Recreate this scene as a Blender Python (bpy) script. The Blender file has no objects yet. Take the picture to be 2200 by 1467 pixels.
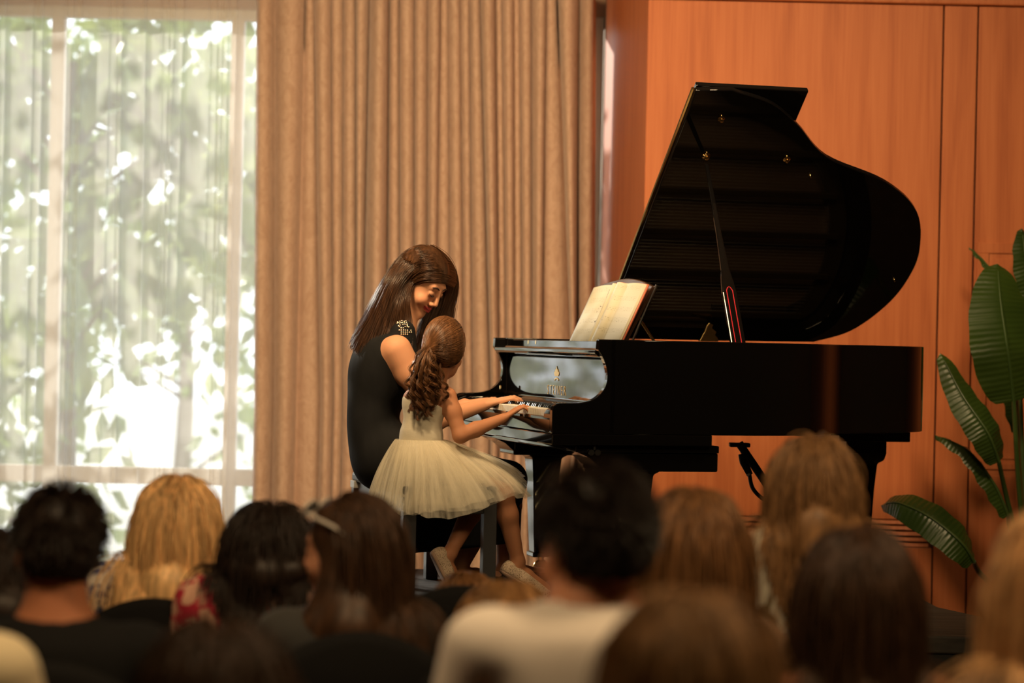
import bpy, bmesh, math, random
import numpy as np
from mathutils import Vector, Matrix
R_ = math.radians
# ------------------------------------------------------------------ camera, world, light, exposure
FPX = 5200.0                      # focal length in pixels of the 2200x1467 frame (85 mm)
CAMZ = 0.985                      # lens height above the stage top
ROLL = 0.0215
sc = bpy.context.scene
COL = sc.collection
cam_d = bpy.data.cameras.new('camera'); cam = bpy.data.objects.new('camera', cam_d); COL.objects.link(cam)
cam_d.sensor_width = 36.0; cam_d.lens = FPX / 2200 * 36.0
cam_d.dof.use_dof = True; cam_d.dof.focus_distance = 9.35; cam_d.dof.aperture_fstop = 1.9
cam_d.clip_end = 200
cr, sr = math.cos(ROLL), math.sin(ROLL)
cam.matrix_world = Matrix(((cr, -sr, 0, 0), (0, 0, -1, 0), (sr, cr, 0, CAMZ), (0, 0, 0, 1)))
sc.camera = cam
sc.view_settings.view_transform = 'Standard'; sc.view_settings.look = 'None'
sc.view_settings.gamma = 1.0; sc.view_settings.use_curve_mapping = False
sc.view_settings.exposure = 0.0
cy = sc.cycles
cy.use_denoising = True; cy.use_adaptive_sampling = True; cy.adaptive_threshold = .02; cy.max_bounces = 7; cy.diffuse_bounces = 3; cy.glossy_bounces = 4
cy.transmission_bounces = 4; cy.transparent_max_bounces = 14; cy.sample_clamp_indirect = 4.0
cy.caustics_reflective = False; cy.caustics_refractive = False
w = bpy.data.worlds.new('sky'); sc.world = w; w.use_nodes = True
nt = w.node_tree; nt.nodes.clear()
wo = nt.nodes.new('ShaderNodeOutputWorld'); bg = nt.nodes.new('ShaderNodeBackground')
bg.inputs['Color'].default_value = (0.86, 0.94, 1.0, 1); bg.inputs['Strength'].default_value = 3.0
nt.links.new(bg.outputs[0], wo.inputs[0])
sun_d = bpy.data.lights.new('sun', 'SUN'); sun_d.energy = 5.0; sun_d.angle = R_(0.6); sun_d.color = (1, .93, .8)
sun = bpy.data.objects.new('sun', sun_d); COL.objects.link(sun)
sun.rotation_euler = Vector((0.56, -0.76, -0.29)).to_track_quat('-Z', 'Y').to_euler()
por_d = bpy.data.lights.new('window_portal', 'AREA'); por_d.shape = 'RECTANGLE'; por_d.size = 5.4; por_d.size_y = 3.3
por_d.cycles.is_portal = True
por = bpy.data.objects.new('window_portal', por_d); COL.objects.link(por)
por.location = (-2.1, 13.34, 1.1); por.rotation_euler = (R_(-90), 0, 0)

# ------------------------------------------------------------------ helpers
def P(px, py, Y):
    """world point seen at pixel (px, py) of the photograph at distance Y"""
    dx, up = px - 1100.0, 733.5 - py
    a = dx * cr - up * sr; b = up * cr + dx * sr
    return Vector((a * Y / FPX, Y, CAMZ + b * Y / FPX))

def MAT(name, col=(.5, .5, .5), rough=.5, metal=0., spec=.5, coat=0., sss=0., sheen=0., emit=None, es=1., ior=None):
    m = bpy.data.materials.new(name); m.use_nodes = True
    b = m.node_tree.nodes['Principled BSDF']
    b.inputs['Base Color'].default_value = (*col, 1); b.inputs['Roughness'].default_value = rough
    b.inputs['Metallic'].default_value = metal; b.inputs['Specular IOR Level'].default_value = spec
    b.inputs['Coat Weight'].default_value = coat; b.inputs['Coat Roughness'].default_value = .03
    if sss:
        b.inputs['Subsurface Weight'].default_value = sss
        b.inputs['Subsurface Radius'].default_value = (.012, .004, .002); b.inputs['Subsurface Scale'].default_value = 1.0
    if sheen: b.inputs['Sheen Weight'].default_value = sheen
    if ior: b.inputs['IOR'].default_value = ior
    if emit:
        b.inputs['Emission Color'].default_value = (*emit, 1); b.inputs['Emission Strength'].default_value = es
    return m

def nodes(m): return m.node_tree.nodes, m.node_tree.links, m.node_tree.nodes['Principled BSDF']

def noise_mix(m, c1, c2, scale=(5, 5, 5), detail=4, rough=.6, lo=.35, hi=.65, bump=0., coord='Object', dist=0., nscale=1.):
    """procedural two-colour noise on a material, stretched by scale"""
    n, l, b = nodes(m)
    tc = n.new('ShaderNodeTexCoord'); mp = n.new('ShaderNodeMapping'); mp.inputs['Scale'].default_value = scale
    no = n.new('ShaderNodeTexNoise'); no.inputs['Scale'].default_value = nscale; no.inputs['Detail'].default_value = detail
    no.inputs['Roughness'].default_value = rough; no.inputs['Distortion'].default_value = dist
    rp = n.new('ShaderNodeValToRGB'); rp.color_ramp.elements[0].position = lo; rp.color_ramp.elements[1].position = hi
    rp.color_ramp.elements[0].color = (*c1, 1); rp.color_ramp.elements[1].color = (*c2, 1)
    l.new(tc.outputs[coord], mp.inputs[0]); l.new(mp.outputs[0], no.inputs[0]); l.new(no.outputs[0], rp.inputs[0])
    l.new(rp.outputs[0], b.inputs['Base Color'])
    if bump:
        bp = n.new('ShaderNodeBump'); bp.inputs['Strength'].default_value = bump; bp.inputs['Distance'].default_value = .01
        l.new(no.outputs[0], bp.inputs['Height']); l.new(bp.outputs[0], b.inputs['Normal'])
    return m

def attr_mat(name, rough=.5, sss=0., spec=.4):
    """base colour read from the mesh's colour attribute 'tint'"""
    m = MAT(name, rough=rough, sss=sss, spec=spec); n, l, b = nodes(m)
    a = n.new('ShaderNodeAttribute'); a.attribute_name = 'tint'
    l.new(a.outputs['Color'], b.inputs['Base Color'])
    return m

def sheet_mat(name, col, transp, transl, rough=.8):
    """thin woven cloth: part see-through, part translucent, part diffuse"""
    m = bpy.data.materials.new(name); m.use_nodes = True; n = m.node_tree.nodes; l = m.node_tree.links; n.clear()
    o = n.new('ShaderNodeOutputMaterial'); mx = n.new('ShaderNodeMixShader'); m2 = n.new('ShaderNodeMixShader')
    t = n.new('ShaderNodeBsdfTransparent'); tl = n.new('ShaderNodeBsdfTranslucent'); d = n.new('ShaderNodeBsdfDiffuse')
    tl.inputs[0].default_value = (*col, 1); d.inputs[0].default_value = (*col, 1)
    m2.inputs[0].default_value = transl; l.new(d.outputs[0], m2.inputs[1]); l.new(tl.outputs[0], m2.inputs[2])
    mx.inputs[0].default_value = 1 - transp; l.new(t.outputs[0], mx.inputs[1]); l.new(m2.outputs[0], mx.inputs[2])
    l.new(mx.outputs[0], o.inputs[0])
    return m

class MB:
    def __init__(s): s.v = []; s.f = []
    def add(s, vs, fs):
        o = len(s.v); s.v += [tuple(p) for p in vs]; s.f += [tuple(i + o for i in q) for q in fs]; return s
    def box(s, a, b):
        (x0, y0, z0), (x1, y1, z1) = a, b
        return s.add([(x0, y0, z0), (x1, y0, z0), (x1, y1, z0), (x0, y1, z0), (x0, y0, z1), (x1, y0, z1), (x1, y1, z1), (x0, y1, z1)],
                     [(3, 2, 1, 0), (4, 5, 6, 7), (0, 1, 5, 4), (1, 2, 6, 5), (2, 3, 7, 6), (3, 0, 4, 7)])
    def prism(s, poly, lo, hi, axis='z'):
        """poly: 2-D outline; axis z: (x,y), y: (x,z), x: (y,z)"""
        n = len(poly)
        def mk(p, t):
            return {'z': (p[0], p[1], t), 'y': (p[0], t, p[1]), 'x': (t, p[0], p[1])}[axis]
        vs = [mk(p, lo) for p in poly] + [mk(p, hi) for p in poly]
        fs = [tuple(range(n))[::-1], tuple(range(n, 2 * n))] + [(i, (i + 1) % n, (i + 1) % n + n, i + n) for i in range(n)]
        return s.add(vs, fs)
    def loft(s, rings, cap=True, close=True):
        n = len(rings[0]); vs = [p for r in rings for p in r]; fs = []
        m = n if close else n - 1
        for k in range(len(rings) - 1):
            for i in range(m):
                j = (i + 1) % n
                fs.append((k * n + i, k * n + j, (k + 1) * n + j, (k + 1) * n + i))
        if cap and close:
            fs.append(tuple(range(n))[::-1]); fs.append(tuple((len(rings) - 1) * n + i for i in range(n)))
        return s.add(vs, fs)
    def tube(s, pts, r, n=8, cap=True):
        pts = [Vector(p) for p in pts]; rs = r if isinstance(r, (list, tuple)) else [r] * len(pts); rings = []
        up = Vector((0, 0, 1)); t0 = (pts[1] - pts[0]).normalized()
        if abs(t0.dot(up)) > .95: up = Vector((1, 0, 0))
        for i, p in enumerate(pts):
            t = (pts[min(i + 1, len(pts) - 1)] - pts[max(i - 1, 0)]).normalized()
            a = t.cross(up).normalized(); b = a.cross(t).normalized(); up = b
            rings.append([p + (a * math.cos(2 * math.pi * k / n) + b * math.sin(2 * math.pi * k / n)) * rs[i] for k in range(n)])
        return s.loft(rings, cap)
    def lathe(s, prof, c, n=20, axis='z'):
        rings = []
        for r, h in prof:
            ring = []
            for k in range(n):
                a = 2 * math.pi * k / n; x, y = r * math.cos(a), r * math.sin(a)
                ring.append({'z': (c[0] + x, c[1] + y, c[2] + h), 'x': (c[0] + h, c[1] + x, c[2] + y), 'y': (c[0] + x, c[1] + h, c[2] + y)}[axis])
            rings.append(ring)
        return s.loft(rings)
    def build(s, name, m, parent=None, smooth=False, bevel=0., angle=40):
        me = bpy.data.meshes.new(name); me.from_pydata(s.v, [], s.f); me.update()
        bm = bmesh.new(); bm.from_mesh(me); bmesh.ops.recalc_face_normals(bm, faces=bm.faces); bm.to_mesh(me); bm.free()
        return mesh_obj(name, me, m, parent, smooth, bevel, angle)

def mesh_obj(name, me, m, parent=None, smooth=False, bevel=0., angle=40):
    o = bpy.data.objects.new(name, me); COL.objects.link(o)
    if m: me.materials.append(m)
    if smooth:
        me.polygons.foreach_set('use_smooth', [True] * len(me.polygons))
    if bevel:
        bv = o.modifiers.new('bevel', 'BEVEL'); bv.width = bevel; bv.segments = 2; bv.limit_method = 'ANGLE'; bv.angle_limit = R_(35)
    if smooth and not isinstance(smooth, str) and angle < 180:
        try: me.set_sharp_from_angle(angle=R_(angle))
        except Exception: pass
    if parent: o.parent = parent
    return o

def np_mesh(name, V, F, m, parent=None, smooth=True, tint=None):
    """fast mesh from numpy arrays; F (n,3) or (n,4)"""
    V = np.asarray(V, dtype=np.float32); F = np.asarray(F, dtype=np.int32); k = F.shape[1]
    me = bpy.data.meshes.new(name)
    me.vertices.add(len(V)); me.vertices.foreach_set('co', V.ravel())
    me.loops.add(F.size); me.loops.foreach_set('vertex_index', F.ravel())
    me.polygons.add(len(F)); me.polygons.foreach_set('loop_start', np.arange(0, F.size, k, dtype=np.int32))
    me.polygons.foreach_set('loop_total', np.full(len(F), k, dtype=np.int32))
    me.update(calc_edges=True); me.validate()
    if tint is not None:
        c = np.ones((len(V), 4), dtype=np.float32); c[:, :3] = tint
        at = me.color_attributes.new('tint', 'FLOAT_COLOR', 'POINT'); at.data.foreach_set('color', c.ravel())
    if smooth: me.polygons.foreach_set('use_smooth', np.ones(len(F), dtype=bool))
    return mesh_obj(name, me, m, parent)

def thing(name, label, cat, loc=(0, 0, 0), rz=0., group=None):
    o = bpy.data.objects.new(name, None); COL.objects.link(o); o.empty_display_size = .1
    o.location = loc; o.rotation_euler = (0, 0, rz)
    return tag(o, label, cat, group)
def tag(o, label=None, cat=None, group=None, kind=None):
    if label: o['label'] = label
    if cat: o['category'] = cat
    if group: o['group'] = group
    if kind: o['kind'] = kind
    return o
def struct(o): o['kind'] = 'structure'; return o
def copy_tree(o, parent=None):
    c = o.copy(); COL.objects.link(c)
    if parent: c.parent = parent
    for ch in list(o.children): copy_tree(ch, c)
    return c
def smoothpath(pts, k=6):
    """Catmull-Rom through points"""
    pts = [np.array(p, float) for p in pts]; out = []
    for i in range(len(pts) - 1):
        p0 = pts[max(i - 1, 0)]; p1 = pts[i]; p2 = pts[i + 1]; p3 = pts[min(i + 2, len(pts) - 1)]
        for j in range(k):
            t = j / k
            out.append(.5 * ((2 * p1) + (p2 - p0) * t + (2 * p0 - 5 * p1 + 4 * p2 - p3) * t * t + (3 * p1 - p0 - 3 * p2 + p3) * t ** 3))
    out.append(pts[-1]); return out
# ------------------------------------------------------------------ room
FLOOR = -0.55                      # hall floor; the stage top is z = 0
YW, YC, YG = 11.6, 12.8, 13.1      # panelled wall, drape, window
CEIL = 3.7
m_wood = MAT('cherry_veneer', rough=.5, spec=.3)
def wood_nodes(m, c1, c2, c3, offs):
    n, l, b = nodes(m)
    tc = n.new('ShaderNodeTexCoord'); mp = n.new('ShaderNodeMapping'); mp.inputs['Scale'].default_value = (9, 9, .55)
    mp.inputs['Location'].default_value = offs
    no = n.new('ShaderNodeTexNoise'); no.inputs['Scale'].default_value = 1.6; no.inputs['Detail'].default_value = 6; no.inputs['Distortion'].default_value = .6
    m2 = n.new('ShaderNodeMapping'); m2.inputs['Scale'].default_value = (60, 60, 1.6)
    n2 = n.new('ShaderNodeTexNoise'); n2.inputs['Scale'].default_value = 1.5; n2.inputs['Detail'].default_value = 3
    mx = n.new('ShaderNodeMix'); mx.data_type = 'FLOAT'; mx.inputs[0].default_value = .35
    rp = n.new('ShaderNodeValToRGB'); e = rp.color_ramp.elements
    e[0].position = .3; e[0].color = (*c1, 1); e[1].position = .72; e[1].color = (*c3, 1)
    k = e.new(.5); k.color = (*c2, 1)
    l.new(tc.outputs['Object'], mp.inputs[0]); l.new(mp.outputs[0], no.inputs[0]); l.new(tc.outputs['Object'], m2.inputs[0]); l.new(m2.outputs[0], n2.inputs[0])
    l.new(no.outputs[0], mx.inputs[2]); l.new(n2.outputs[0], mx.inputs[3]); l.new(mx.outputs[0], rp.inputs[0]); l.new(rp.outputs[0], b.inputs['Base Color'])
wood_nodes(m_wood, (.38, .100, .033), (.50, .148, .052), (.58, .19, .072), (3.1, 0, .4))
m_plaster = MAT('hall_plaster', (.38, .27, .18), .9)
m_ceil = MAT('ceiling_paint', (.55, .45, .34), .9)
m_carpet = noise_mix(MAT('hall_carpet', rough=.95), (.05, .03, .02), (.09, .055, .035), (30, 30, 30))
m_frame = MAT('window_frame_paint', (.62, .55, .45), .5)
m_black_trim = MAT('dark_metal', (.03, .03, .03), .4, metal=.6)
struct(MB().box((-6, -6, FLOOR - .1), (6, 13.6, FLOOR)).build('floor', m_carpet))
struct(MB().box((-6, -6, CEIL), (6, 13.6, CEIL + .1)).build('ceiling', m_ceil))
struct(MB().box((-6.1, -6, FLOOR), (-6, 13.6, CEIL)).build('wall_left', m_plaster))
struct(MB().box((6, -6, FLOOR), (6.1, 13.6, CEIL)).build('wall_right', m_plaster))
struct(MB().box((-6, -6.1, FLOOR), (6, -6, CEIL)).build('wall_rear', m_plaster))
# panelled back wall: substrate with individual veneer panels
wb = struct(MB().box((.70, YW + .03, FLOOR), (6, YW + .13, CEIL)).build('wall_back', MAT('panel_groove', (.05, .012, .004), .7)))
def panel(x0, x1, z0, z1, th=.03, y=YW, name='panel', m=m_wood, bev=.004):
    return MB().box((x0, y, z0), (x1, y + th, z1)).build(name, m, wb, bevel=bev)
ztop = P(1700, 4, YW).z
X1 = P(1385, 400, YW).x; X2 = P(2014, 700, YW).x; X3 = P(2088, 700, YW).x
zg0, zg1 = P(1650, 1170, YW).z, P(1650, 1110, YW).z
panel(X1, X2 - .004, zg1, ztop)                       # big veneer sheet behind the piano
panel(X1, X2 - .004, FLOOR, zg0)                      # plinth sheet under the grille
panel(X2 + .004, X3 - .004, FLOOR, ztop)
panel(X3 + .004, 6.0, FLOOR, ztop)
for i in range(5):                                    # wooden ventilation slats
    z = zg0 + (zg1 - zg0) * (i + .5) / 5
    MB().prism([(YW - .004, z - .009), (YW + .012, z - .010), (YW + .02, z + .006), (YW + .003, z + .009)], X1 + .35, X2 - .02, 'x').build('slat', m_wood, wb, bevel=.002)
panel(X1, X1 + .35, zg0, zg1)
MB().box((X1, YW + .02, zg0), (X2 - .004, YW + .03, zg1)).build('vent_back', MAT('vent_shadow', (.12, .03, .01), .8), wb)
# framed field of the right-hand panelling
fz0, fz1 = P(2150, 995, YW).z, P(2150, 522, YW).z; fx = P(2098, 600, YW).x
for bx in ((fx, fx + .055, fz0, fz1 - .05), (fx, 3.3, fz1 - .05, fz1), (fx, 3.3, fz0 - .03, fz0)):
    MB().box((bx[0], YW - .008, bx[2]), (bx[1], YW + .002, bx[3])).build('panel_frame', m_wood, wb, bevel=.002)
MB().box((fx + .075, YW - .006, fz0 + .02), (3.2, YW, fz1 - .075)).build('raised_field', m_wood, wb, bevel=.004)
MB().box((fx + .03, YW - .006, FLOOR), (3.2, YW, fz0 - .06)).build('raised_field', m_wood, wb, bevel=.004)
# cornice strip and the area above
MB().box((X1 - .02, YW - .03, ztop), (6, YW + .03, ztop + .05)).build('cornice', m_wood, wb, bevel=.008)
MB().box((X1, YW, ztop + .05), (6, YW + .03, CEIL)).build('panel', m_wood, wb)
# reveal between the panelling and the window
m_wood2 = m_wood
RX = P(1288, 700, YG - .12).x
rv = MB(); rv.prism([(X1, YW), (X1 + .06, YW + .05), (RX + .08, YG - .05), (RX, YG - .12)], FLOOR, CEIL)
struct(rv.build('wall_reveal', m_wood, bevel=.003))
struct(MB().box((RX, YG - .10, FLOOR), (6, YG + .2, CEIL)).build('wall_window_right', m_plaster))
struct(MB().box((-6, YG, P(400, 18, YG).z), (RX, YG + .2, CEIL)).build('wall_window_head', MAT('head_board', (.45, .28, .18), .7)))
struct(MB().box((-6, YG, FLOOR), (-4.8, YG + .2, CEIL)).build('wall_window_left', m_plaster))
# window: frame, mullions, rails, glass
win = struct(thing('window_1', None, None, (0, 0, 0)))
zt = P(400, 18, YG).z; zr0, zr1 = P(300, 1040, YG).z, P(300, 1004, YG).z
MB().box((-4.8, YG, zt - .06), (RX, YG + .07, zt)).build('head_rail', m_frame, win, bevel=.004)
MB().box((-4.8, YG, FLOOR), (RX, YG + .07, FLOOR + .12)).build('sill_rail', m_frame, win, bevel=.004)
xs = [P(112, 700, YG).x, P(498, 700, YG).x, P(880, 700, YG).x, P(1270, 700, YG).x, P(112, 700, YG).x - .95, P(112, 700, YG).x - 1.9]
for x in xs:
    MB().box((x - .035, YG - .005, FLOOR), (x + .035, YG + .075, zt)).build('mullion', m_frame, win, bevel=.004)
MB().box((-4.8, YG + .005, zr0), (RX, YG + .068, zr1)).build('transom', m_frame, win, bevel=.004)
m_glass = sheet_mat('window_glass', (1, 1, 1), .96, .5)
xe = sorted(xs) + [RX]
for i in range(len(xe) - 1):
    for z0, z1 in ((FLOOR + .12, zr0), (zr1, zt - .06)):
        MB().box((xe[i] + .035, YG + .03, z0), (xe[i + 1] - .035, YG + .036, z1)).build('pane', m_glass, win)
# ------------------------------------------------------------------ curtains
def pleats(name, edges_top, edges_bot, Y, z0, z1, depth, m, nseg=10, rows=26, pw=.75, seed=1, wob=.004, label=None, under=0.):
    """edges: x of the valleys at the top and at y=560 px of the photograph; pleat profile bulges to the viewer"""
    rnd = random.Random(seed); nf = len(edges_top) - 1
    hs = [depth * min(1.3, max(.35, (edges_top[i + 1] - edges_top[i]) / .085)) * rnd.uniform(.75, 1.2) for i in range(nf)]
    sk = [rnd.uniform(.75, 1.4) for _ in range(nf)]; ph = [rnd.uniform(0, 6) for _ in range(nf)]
    V = []; F = []; n = nf * nseg + 1; zm = P(700, 560, Y).z
    for r in range(rows):
        z = z1 + (z0 - z1) * r / (rows - 1); t = (z - z1) / (zm - z1); t = min(t, 1.5) if t > 1 else t
        e = [a + (b - a) * t for a, b in zip(edges_top, edges_bot)]
        for c in range(n):
            i = min(c // nseg, nf - 1); q = (c - i * nseg) / nseg
            x = e[i] + (e[i + 1] - e[i]) * (q + under * math.sin(2 * math.pi * q))
            qq = q ** sk[i]; bulge = max(0., math.sin(math.pi * qq)) ** pw * hs[i] * (.8 + .3 * min(t, 1))
            y = Y - bulge + wob * math.sin(z * 2.3 + ph[i])
            V.append((x, y, z))
    for r in range(rows - 1):
        for c in range(n - 1):
            a = r * n + c; F.append((a, a + 1, a + n + 1, a + n))
    return np_mesh(name, V, F, m, None, True)
m_drape = MAT('drape_cloth', rough=.85, sheen=.25)
noise_mix(m_drape, (.48, .315, .235), (.60, .42, .33), (9, 9, 5), detail=8, rough=.7, lo=.38, hi=.62, bump=.25, nscale=2.2, dist=1.5)
dt = [552, 590, 657, 674, 712, 738, 765, 794, 836, 857, 891, 918, 946, 962, 987, 1008, 1030, 1063, 1078, 1103, 1116, 1141, 1174, 1196, 1244, 1278]
db = [550, 590, 645, 685, 716, 738, 769, 784, 832, 860, 891, 918, 939, 966, 994, 1013, 1048, 1069, 1086, 1105, 1122, 1143, 1166, 1219, 1238, 1277]
z_top = P(900, -40, YC).z
d = pleats('drape', [P(x, 0, YC).x for x in dt], [P(x, 560, YC).x for x in db], YC, FLOOR + .02, z_top, .14, m_drape, nseg=14, rows=30, pw=.7, seed=4, under=-.045)
tag(d, 'heavy beige pleated drape hanging between the sheer and the wood panelling', 'curtain')
so = d.modifiers.new('solid', 'SOLIDIFY'); so.thickness = .004
m_sheer = sheet_mat('sheer_voile', (.88, .86, .82), .61, .62)
rnd = random.Random(11)
xs_ = [-3.95]
while xs_[-1] < P(556, 0, YC + .1).x - .02: xs_.append(xs_[-1] + rnd.choice([.025, .035, .09, .13, .05, .03, .15]))
xb_ = [x + rnd.uniform(-.012, .012) for x in xs_]
s = pleats('sheer_curtain', xs_, xb_, YC + .12, FLOOR + .02, z_top + .05, .05, m_sheer, nseg=8, rows=14, pw=1., seed=9, under=-.14)
tag(s, 'sheer white voile curtain covering the bright garden window', 'curtain')
rl = thing('curtain_rail', 'dark curtain rail above the beige drape', 'rail', (0, 0, 0))
MB().box((-4.5, YC - .10, z_top + .06), (RX - .02, YC + .2, z_top + .09)).build('track', m_black_trim, rl)
for i in range(24):
    x = -3.9 + i * .18
    if x < RX: MB().tube([(x, YC + .02, z_top + .06), (x, YC + .02, z_top + .052)], .004, 6).build('hook', m_black_trim, rl)
# ------------------------------------------------------------------ ceiling downlights of the hall (warm halogen)
m_lamp = MAT('lamp_lens', (1, .9, .7), emit=(1, .72, .42), es=14)
def downlight(x, y, aim, energy, ang=75, blend=.9, size=.10, label=''):
    t = thing('ceiling_spotlight', label, 'lamp', (x, y, CEIL))
    MB().lathe([(.05, 0), (.05, -.12), (.075, -.13), (.085, -.26), (.075, -.26), (.06, -.20), (.0, -.20)], (0, 0, 0)).build('housing', m_black_trim, t, smooth=True)
    MB().lathe([(.0, -.212), (.06, -.212), (.06, -.206), (0, -.206)], (0, 0, 0)).build('lens', m_lamp, t)
    ld = bpy.data.lights.new('spot', 'SPOT'); ld.energy = energy; ld.color = (1, .70, .37); ld.spot_size = R_(ang); ld.spot_blend = blend; ld.shadow_soft_size = size
    lo = bpy.data.objects.new('spot_beam', ld); COL.objects.link(lo); lo.location = (x, y, CEIL - .28)
    lo.rotation_euler = (Vector(aim) - Vector((x, y, CEIL - .28))).to_track_quat('-Z', 'Y').to_euler()
    return t
downlight(-1.2, 7.6, (-.5, 12.4, 1.2), 1000, 95, 1., .25, 'ceiling spotlight above the front rows, left of the stage')
downlight(1.8, 7.4, (1.2, 11.4, 1.6), 340, 95, 1., .25, 'ceiling spotlight above the front rows, right of the stage')
downlight(.3, 8.3, (-.2, 9.6, .7), 150, 90, 1., .25, 'ceiling spotlight straight above the stage edge')
downlight(-1.4, 3.6, (-.6, 5.6, .3), 230, 120, 1., .3, 'ceiling spotlight over the left half of the audience')
downlight(1.4, 3.6, (.8, 5.6, .3), 300, 120, 1., .3, 'ceiling spotlight over the right half of the audience')
# ------------------------------------------------------------------ stage platform
m_stage = noise_mix(MAT('stage_cover', rough=.8), (.012, .010, .008), (.045, .036, .026), (3, 40, 10), bump=.4)
m_skirt = MAT('stage_skirt', (.008, .008, .008), .9)
st = thing('stage_platform', 'low black stage platform carrying the grand piano', 'stage', (0, 0, FLOOR))
so_ = [(-2.6, 8.35), (2.0, 8.35), (1.66, 9.3), (1.62, 10.40), (-2.6, 10.40)]
MB().prism(so_, -FLOOR - .06, -FLOOR).build('deck', m_stage, st, bevel=.006)
MB().prism([(x * .995, 9.4 + (y - 9.4) * .99) for x, y in so_], 0, -FLOOR - .06).build('skirt', m_skirt, st)
# ------------------------------------------------------------------ grand piano (local x = towards the tail, y = towards the bass side)
TH = R_(15.6); PO = Vector((.1525, 8.80, 0))
ux = Vector((math.cos(TH), math.sin(TH), 0)); vx = Vector((-math.sin(TH), math.cos(TH), 0))
def L2W(u, v, z): return PO + ux * u + vx * v + Vector((0, 0, z))
W = 1.48
m_lac = MAT('black_lacquer', (.004, .0035, .0035), .045, spec=.5, ior=1.5)
m_brass = MAT('polished_brass', (.83, .58, .24), .18, metal=1.)
m_ivory = MAT('ivory_key', (.80, .76, .66), .25)
m_ebony = MAT('ebony_key', (.012, .012, .012), .25)
m_plate = MAT('bronze_plate', (.05, .03, .012), .5, metal=.6)
m_spruce = noise_mix(MAT('spruce', rough=.6), (.09, .045, .018), (.12, .065, .03), (3, 60, 10))
m_felt = MAT('red_felt', (.55, .015, .03), .9)
m_beam = noise_mix(MAT('bare_beam', rough=.7), (.30, .22, .13), (.38, .29, .18), (3, 30, 10))
m_string = MAT('steel_string', (.35, .32, .28), .35, metal=1.)
pn = thing('grand_piano', 'black lacquered grand piano on the stage with its lid propped open', 'piano', PO, TH)
curve = smoothpath([(.80, 0), (.97, .055), (1.117, .166), (1.297, .335), (1.60, .465), (1.80, .63), (1.90, .86), (1.915, 1.05), (1.875, 1.23), (1.77, 1.40), (1.62, 1.48)], 6)
rcurve = [(p[0] if p[0] < 1.2 else 1.2 + (p[0] - 1.2) * .93, p[1]) for p in curve]
outer = [(.218, 0.), (.4, 0), (.6, 0)] + rcurve + [(1.2, W), (.7, W), (.218, W)]
def inset(path, t):
    out = []
    for i, p in enumerate(path):
        a = np.array(path[max(i - 1, 0)]); b = np.array(path[min(i + 1, len(path) - 1)]); d = b - a; d /= np.linalg.norm(d)
        out.append((p[0] - d[1] * t, p[1] + d[0] * t))
    return out
inner = inset(outer, .055)
ZB, ZT = .653, 1.0
rings = [[(o[0], o[1], ZB), (o[0], o[1], ZT), (i[0], i[1], ZT), (i[0], i[1], ZB)] for o, i in zip(outer, inner)]
MB().loft(rings).build('case_rim', m_lac, pn, smooth=True, bevel=.003, angle=50)
# arms with the swept front profile
prof = [(.24, 1.0), (.172, 1.0), (.170, .962), (.176, .950), (.192, .925), (.203, .895), (.206, .865), (.199, .833), (.180, .803), (.150, .781), (.112, .769), (.03, .765), (.010, .758), (.0, .740), (0, .653), (.24, .653)]
_c = [tuple(q) for q in smoothpath([(.172, .958), (.190, .930), (.204, .895), (.208, .860), (.201, .828), (.181, .799), (.150, .778), (.112, .768), (.06, .7655), (.03, .765)], 4)]
prof = [(.24, 1.0), (.172, 1.0), (.170, .962)] + _c + [(.016, .762), (.005, .753), (.0, .738), (0, .653), (.24, .653)]
for y0, y1 in ((0, .036), (W - .036, W)):
    MB().prism(prof, y0, y1, 'y').build('arm', m_lac, pn, bevel=.004)
# keybed, leg plates, front rail
MB().box((.0, 0.0, .612), (.62, W, .653)).build('keybed', m_lac, pn, bevel=.004)
MB().box((.10, .03, .585), (.66, W - .03, .612)).build('keybed_frame', m_lac, pn, bevel=.004)
MB().prism([(.0, .655), (.021, .655), (.021, .706), (.017, .712), (.011, .714), (.005, .710), (.001, .702)], .036, W - .036, 'y').build('key_slip', m_lac, pn, bevel=.002)
for y0, y1 in ((.036, .128), (W - .128, W - .036)):
    MB().prism([(.004, .653), (.2, .653), (.2, .757), (.05, .752), (.016, .740), (.004, .722)], y0, y1, 'y').build('key_block', m_lac, pn, bevel=.004)
# keys
kw = (W - .256) / 52
wm = None
for i in range(52):
    y = .128 + kw * (51 - i)
    if wm is None:
        o = MB().box((.024, .0006, .70), (.178, kw - .0006, .737)).build('white_key', m_ivory, pn, bevel=.0012); wm = o.data
    else:
        o = bpy.data.objects.new('white_key', wm); COL.objects.link(o); o.parent = pn
        bv = o.modifiers.new('bevel', 'BEVEL'); bv.width = .0012
    o.location = (0, y, 0)
bm_ = None
for i in range(51):
    if i % 7 in (0, 2, 3, 5, 6):
        y = .128 + kw * (51 - i) - .0055
        if bm_ is None:
            o = MB().loft([[(.078, 0, .735), (.178, 0, .735), (.178, .011, .735), (.078, .011, .735)], [(.084, .0012, .748), (.178, .0012, .748), (.178, .0098, .748), (.084, .0098, .748)]]).build('black_key', m_ebony, pn); bm_ = o.data
        else:
            o = bpy.data.objects.new('black_key', bm_); COL.objects.link(o); o.parent = pn
        o.location = (0, y, 0)
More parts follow.
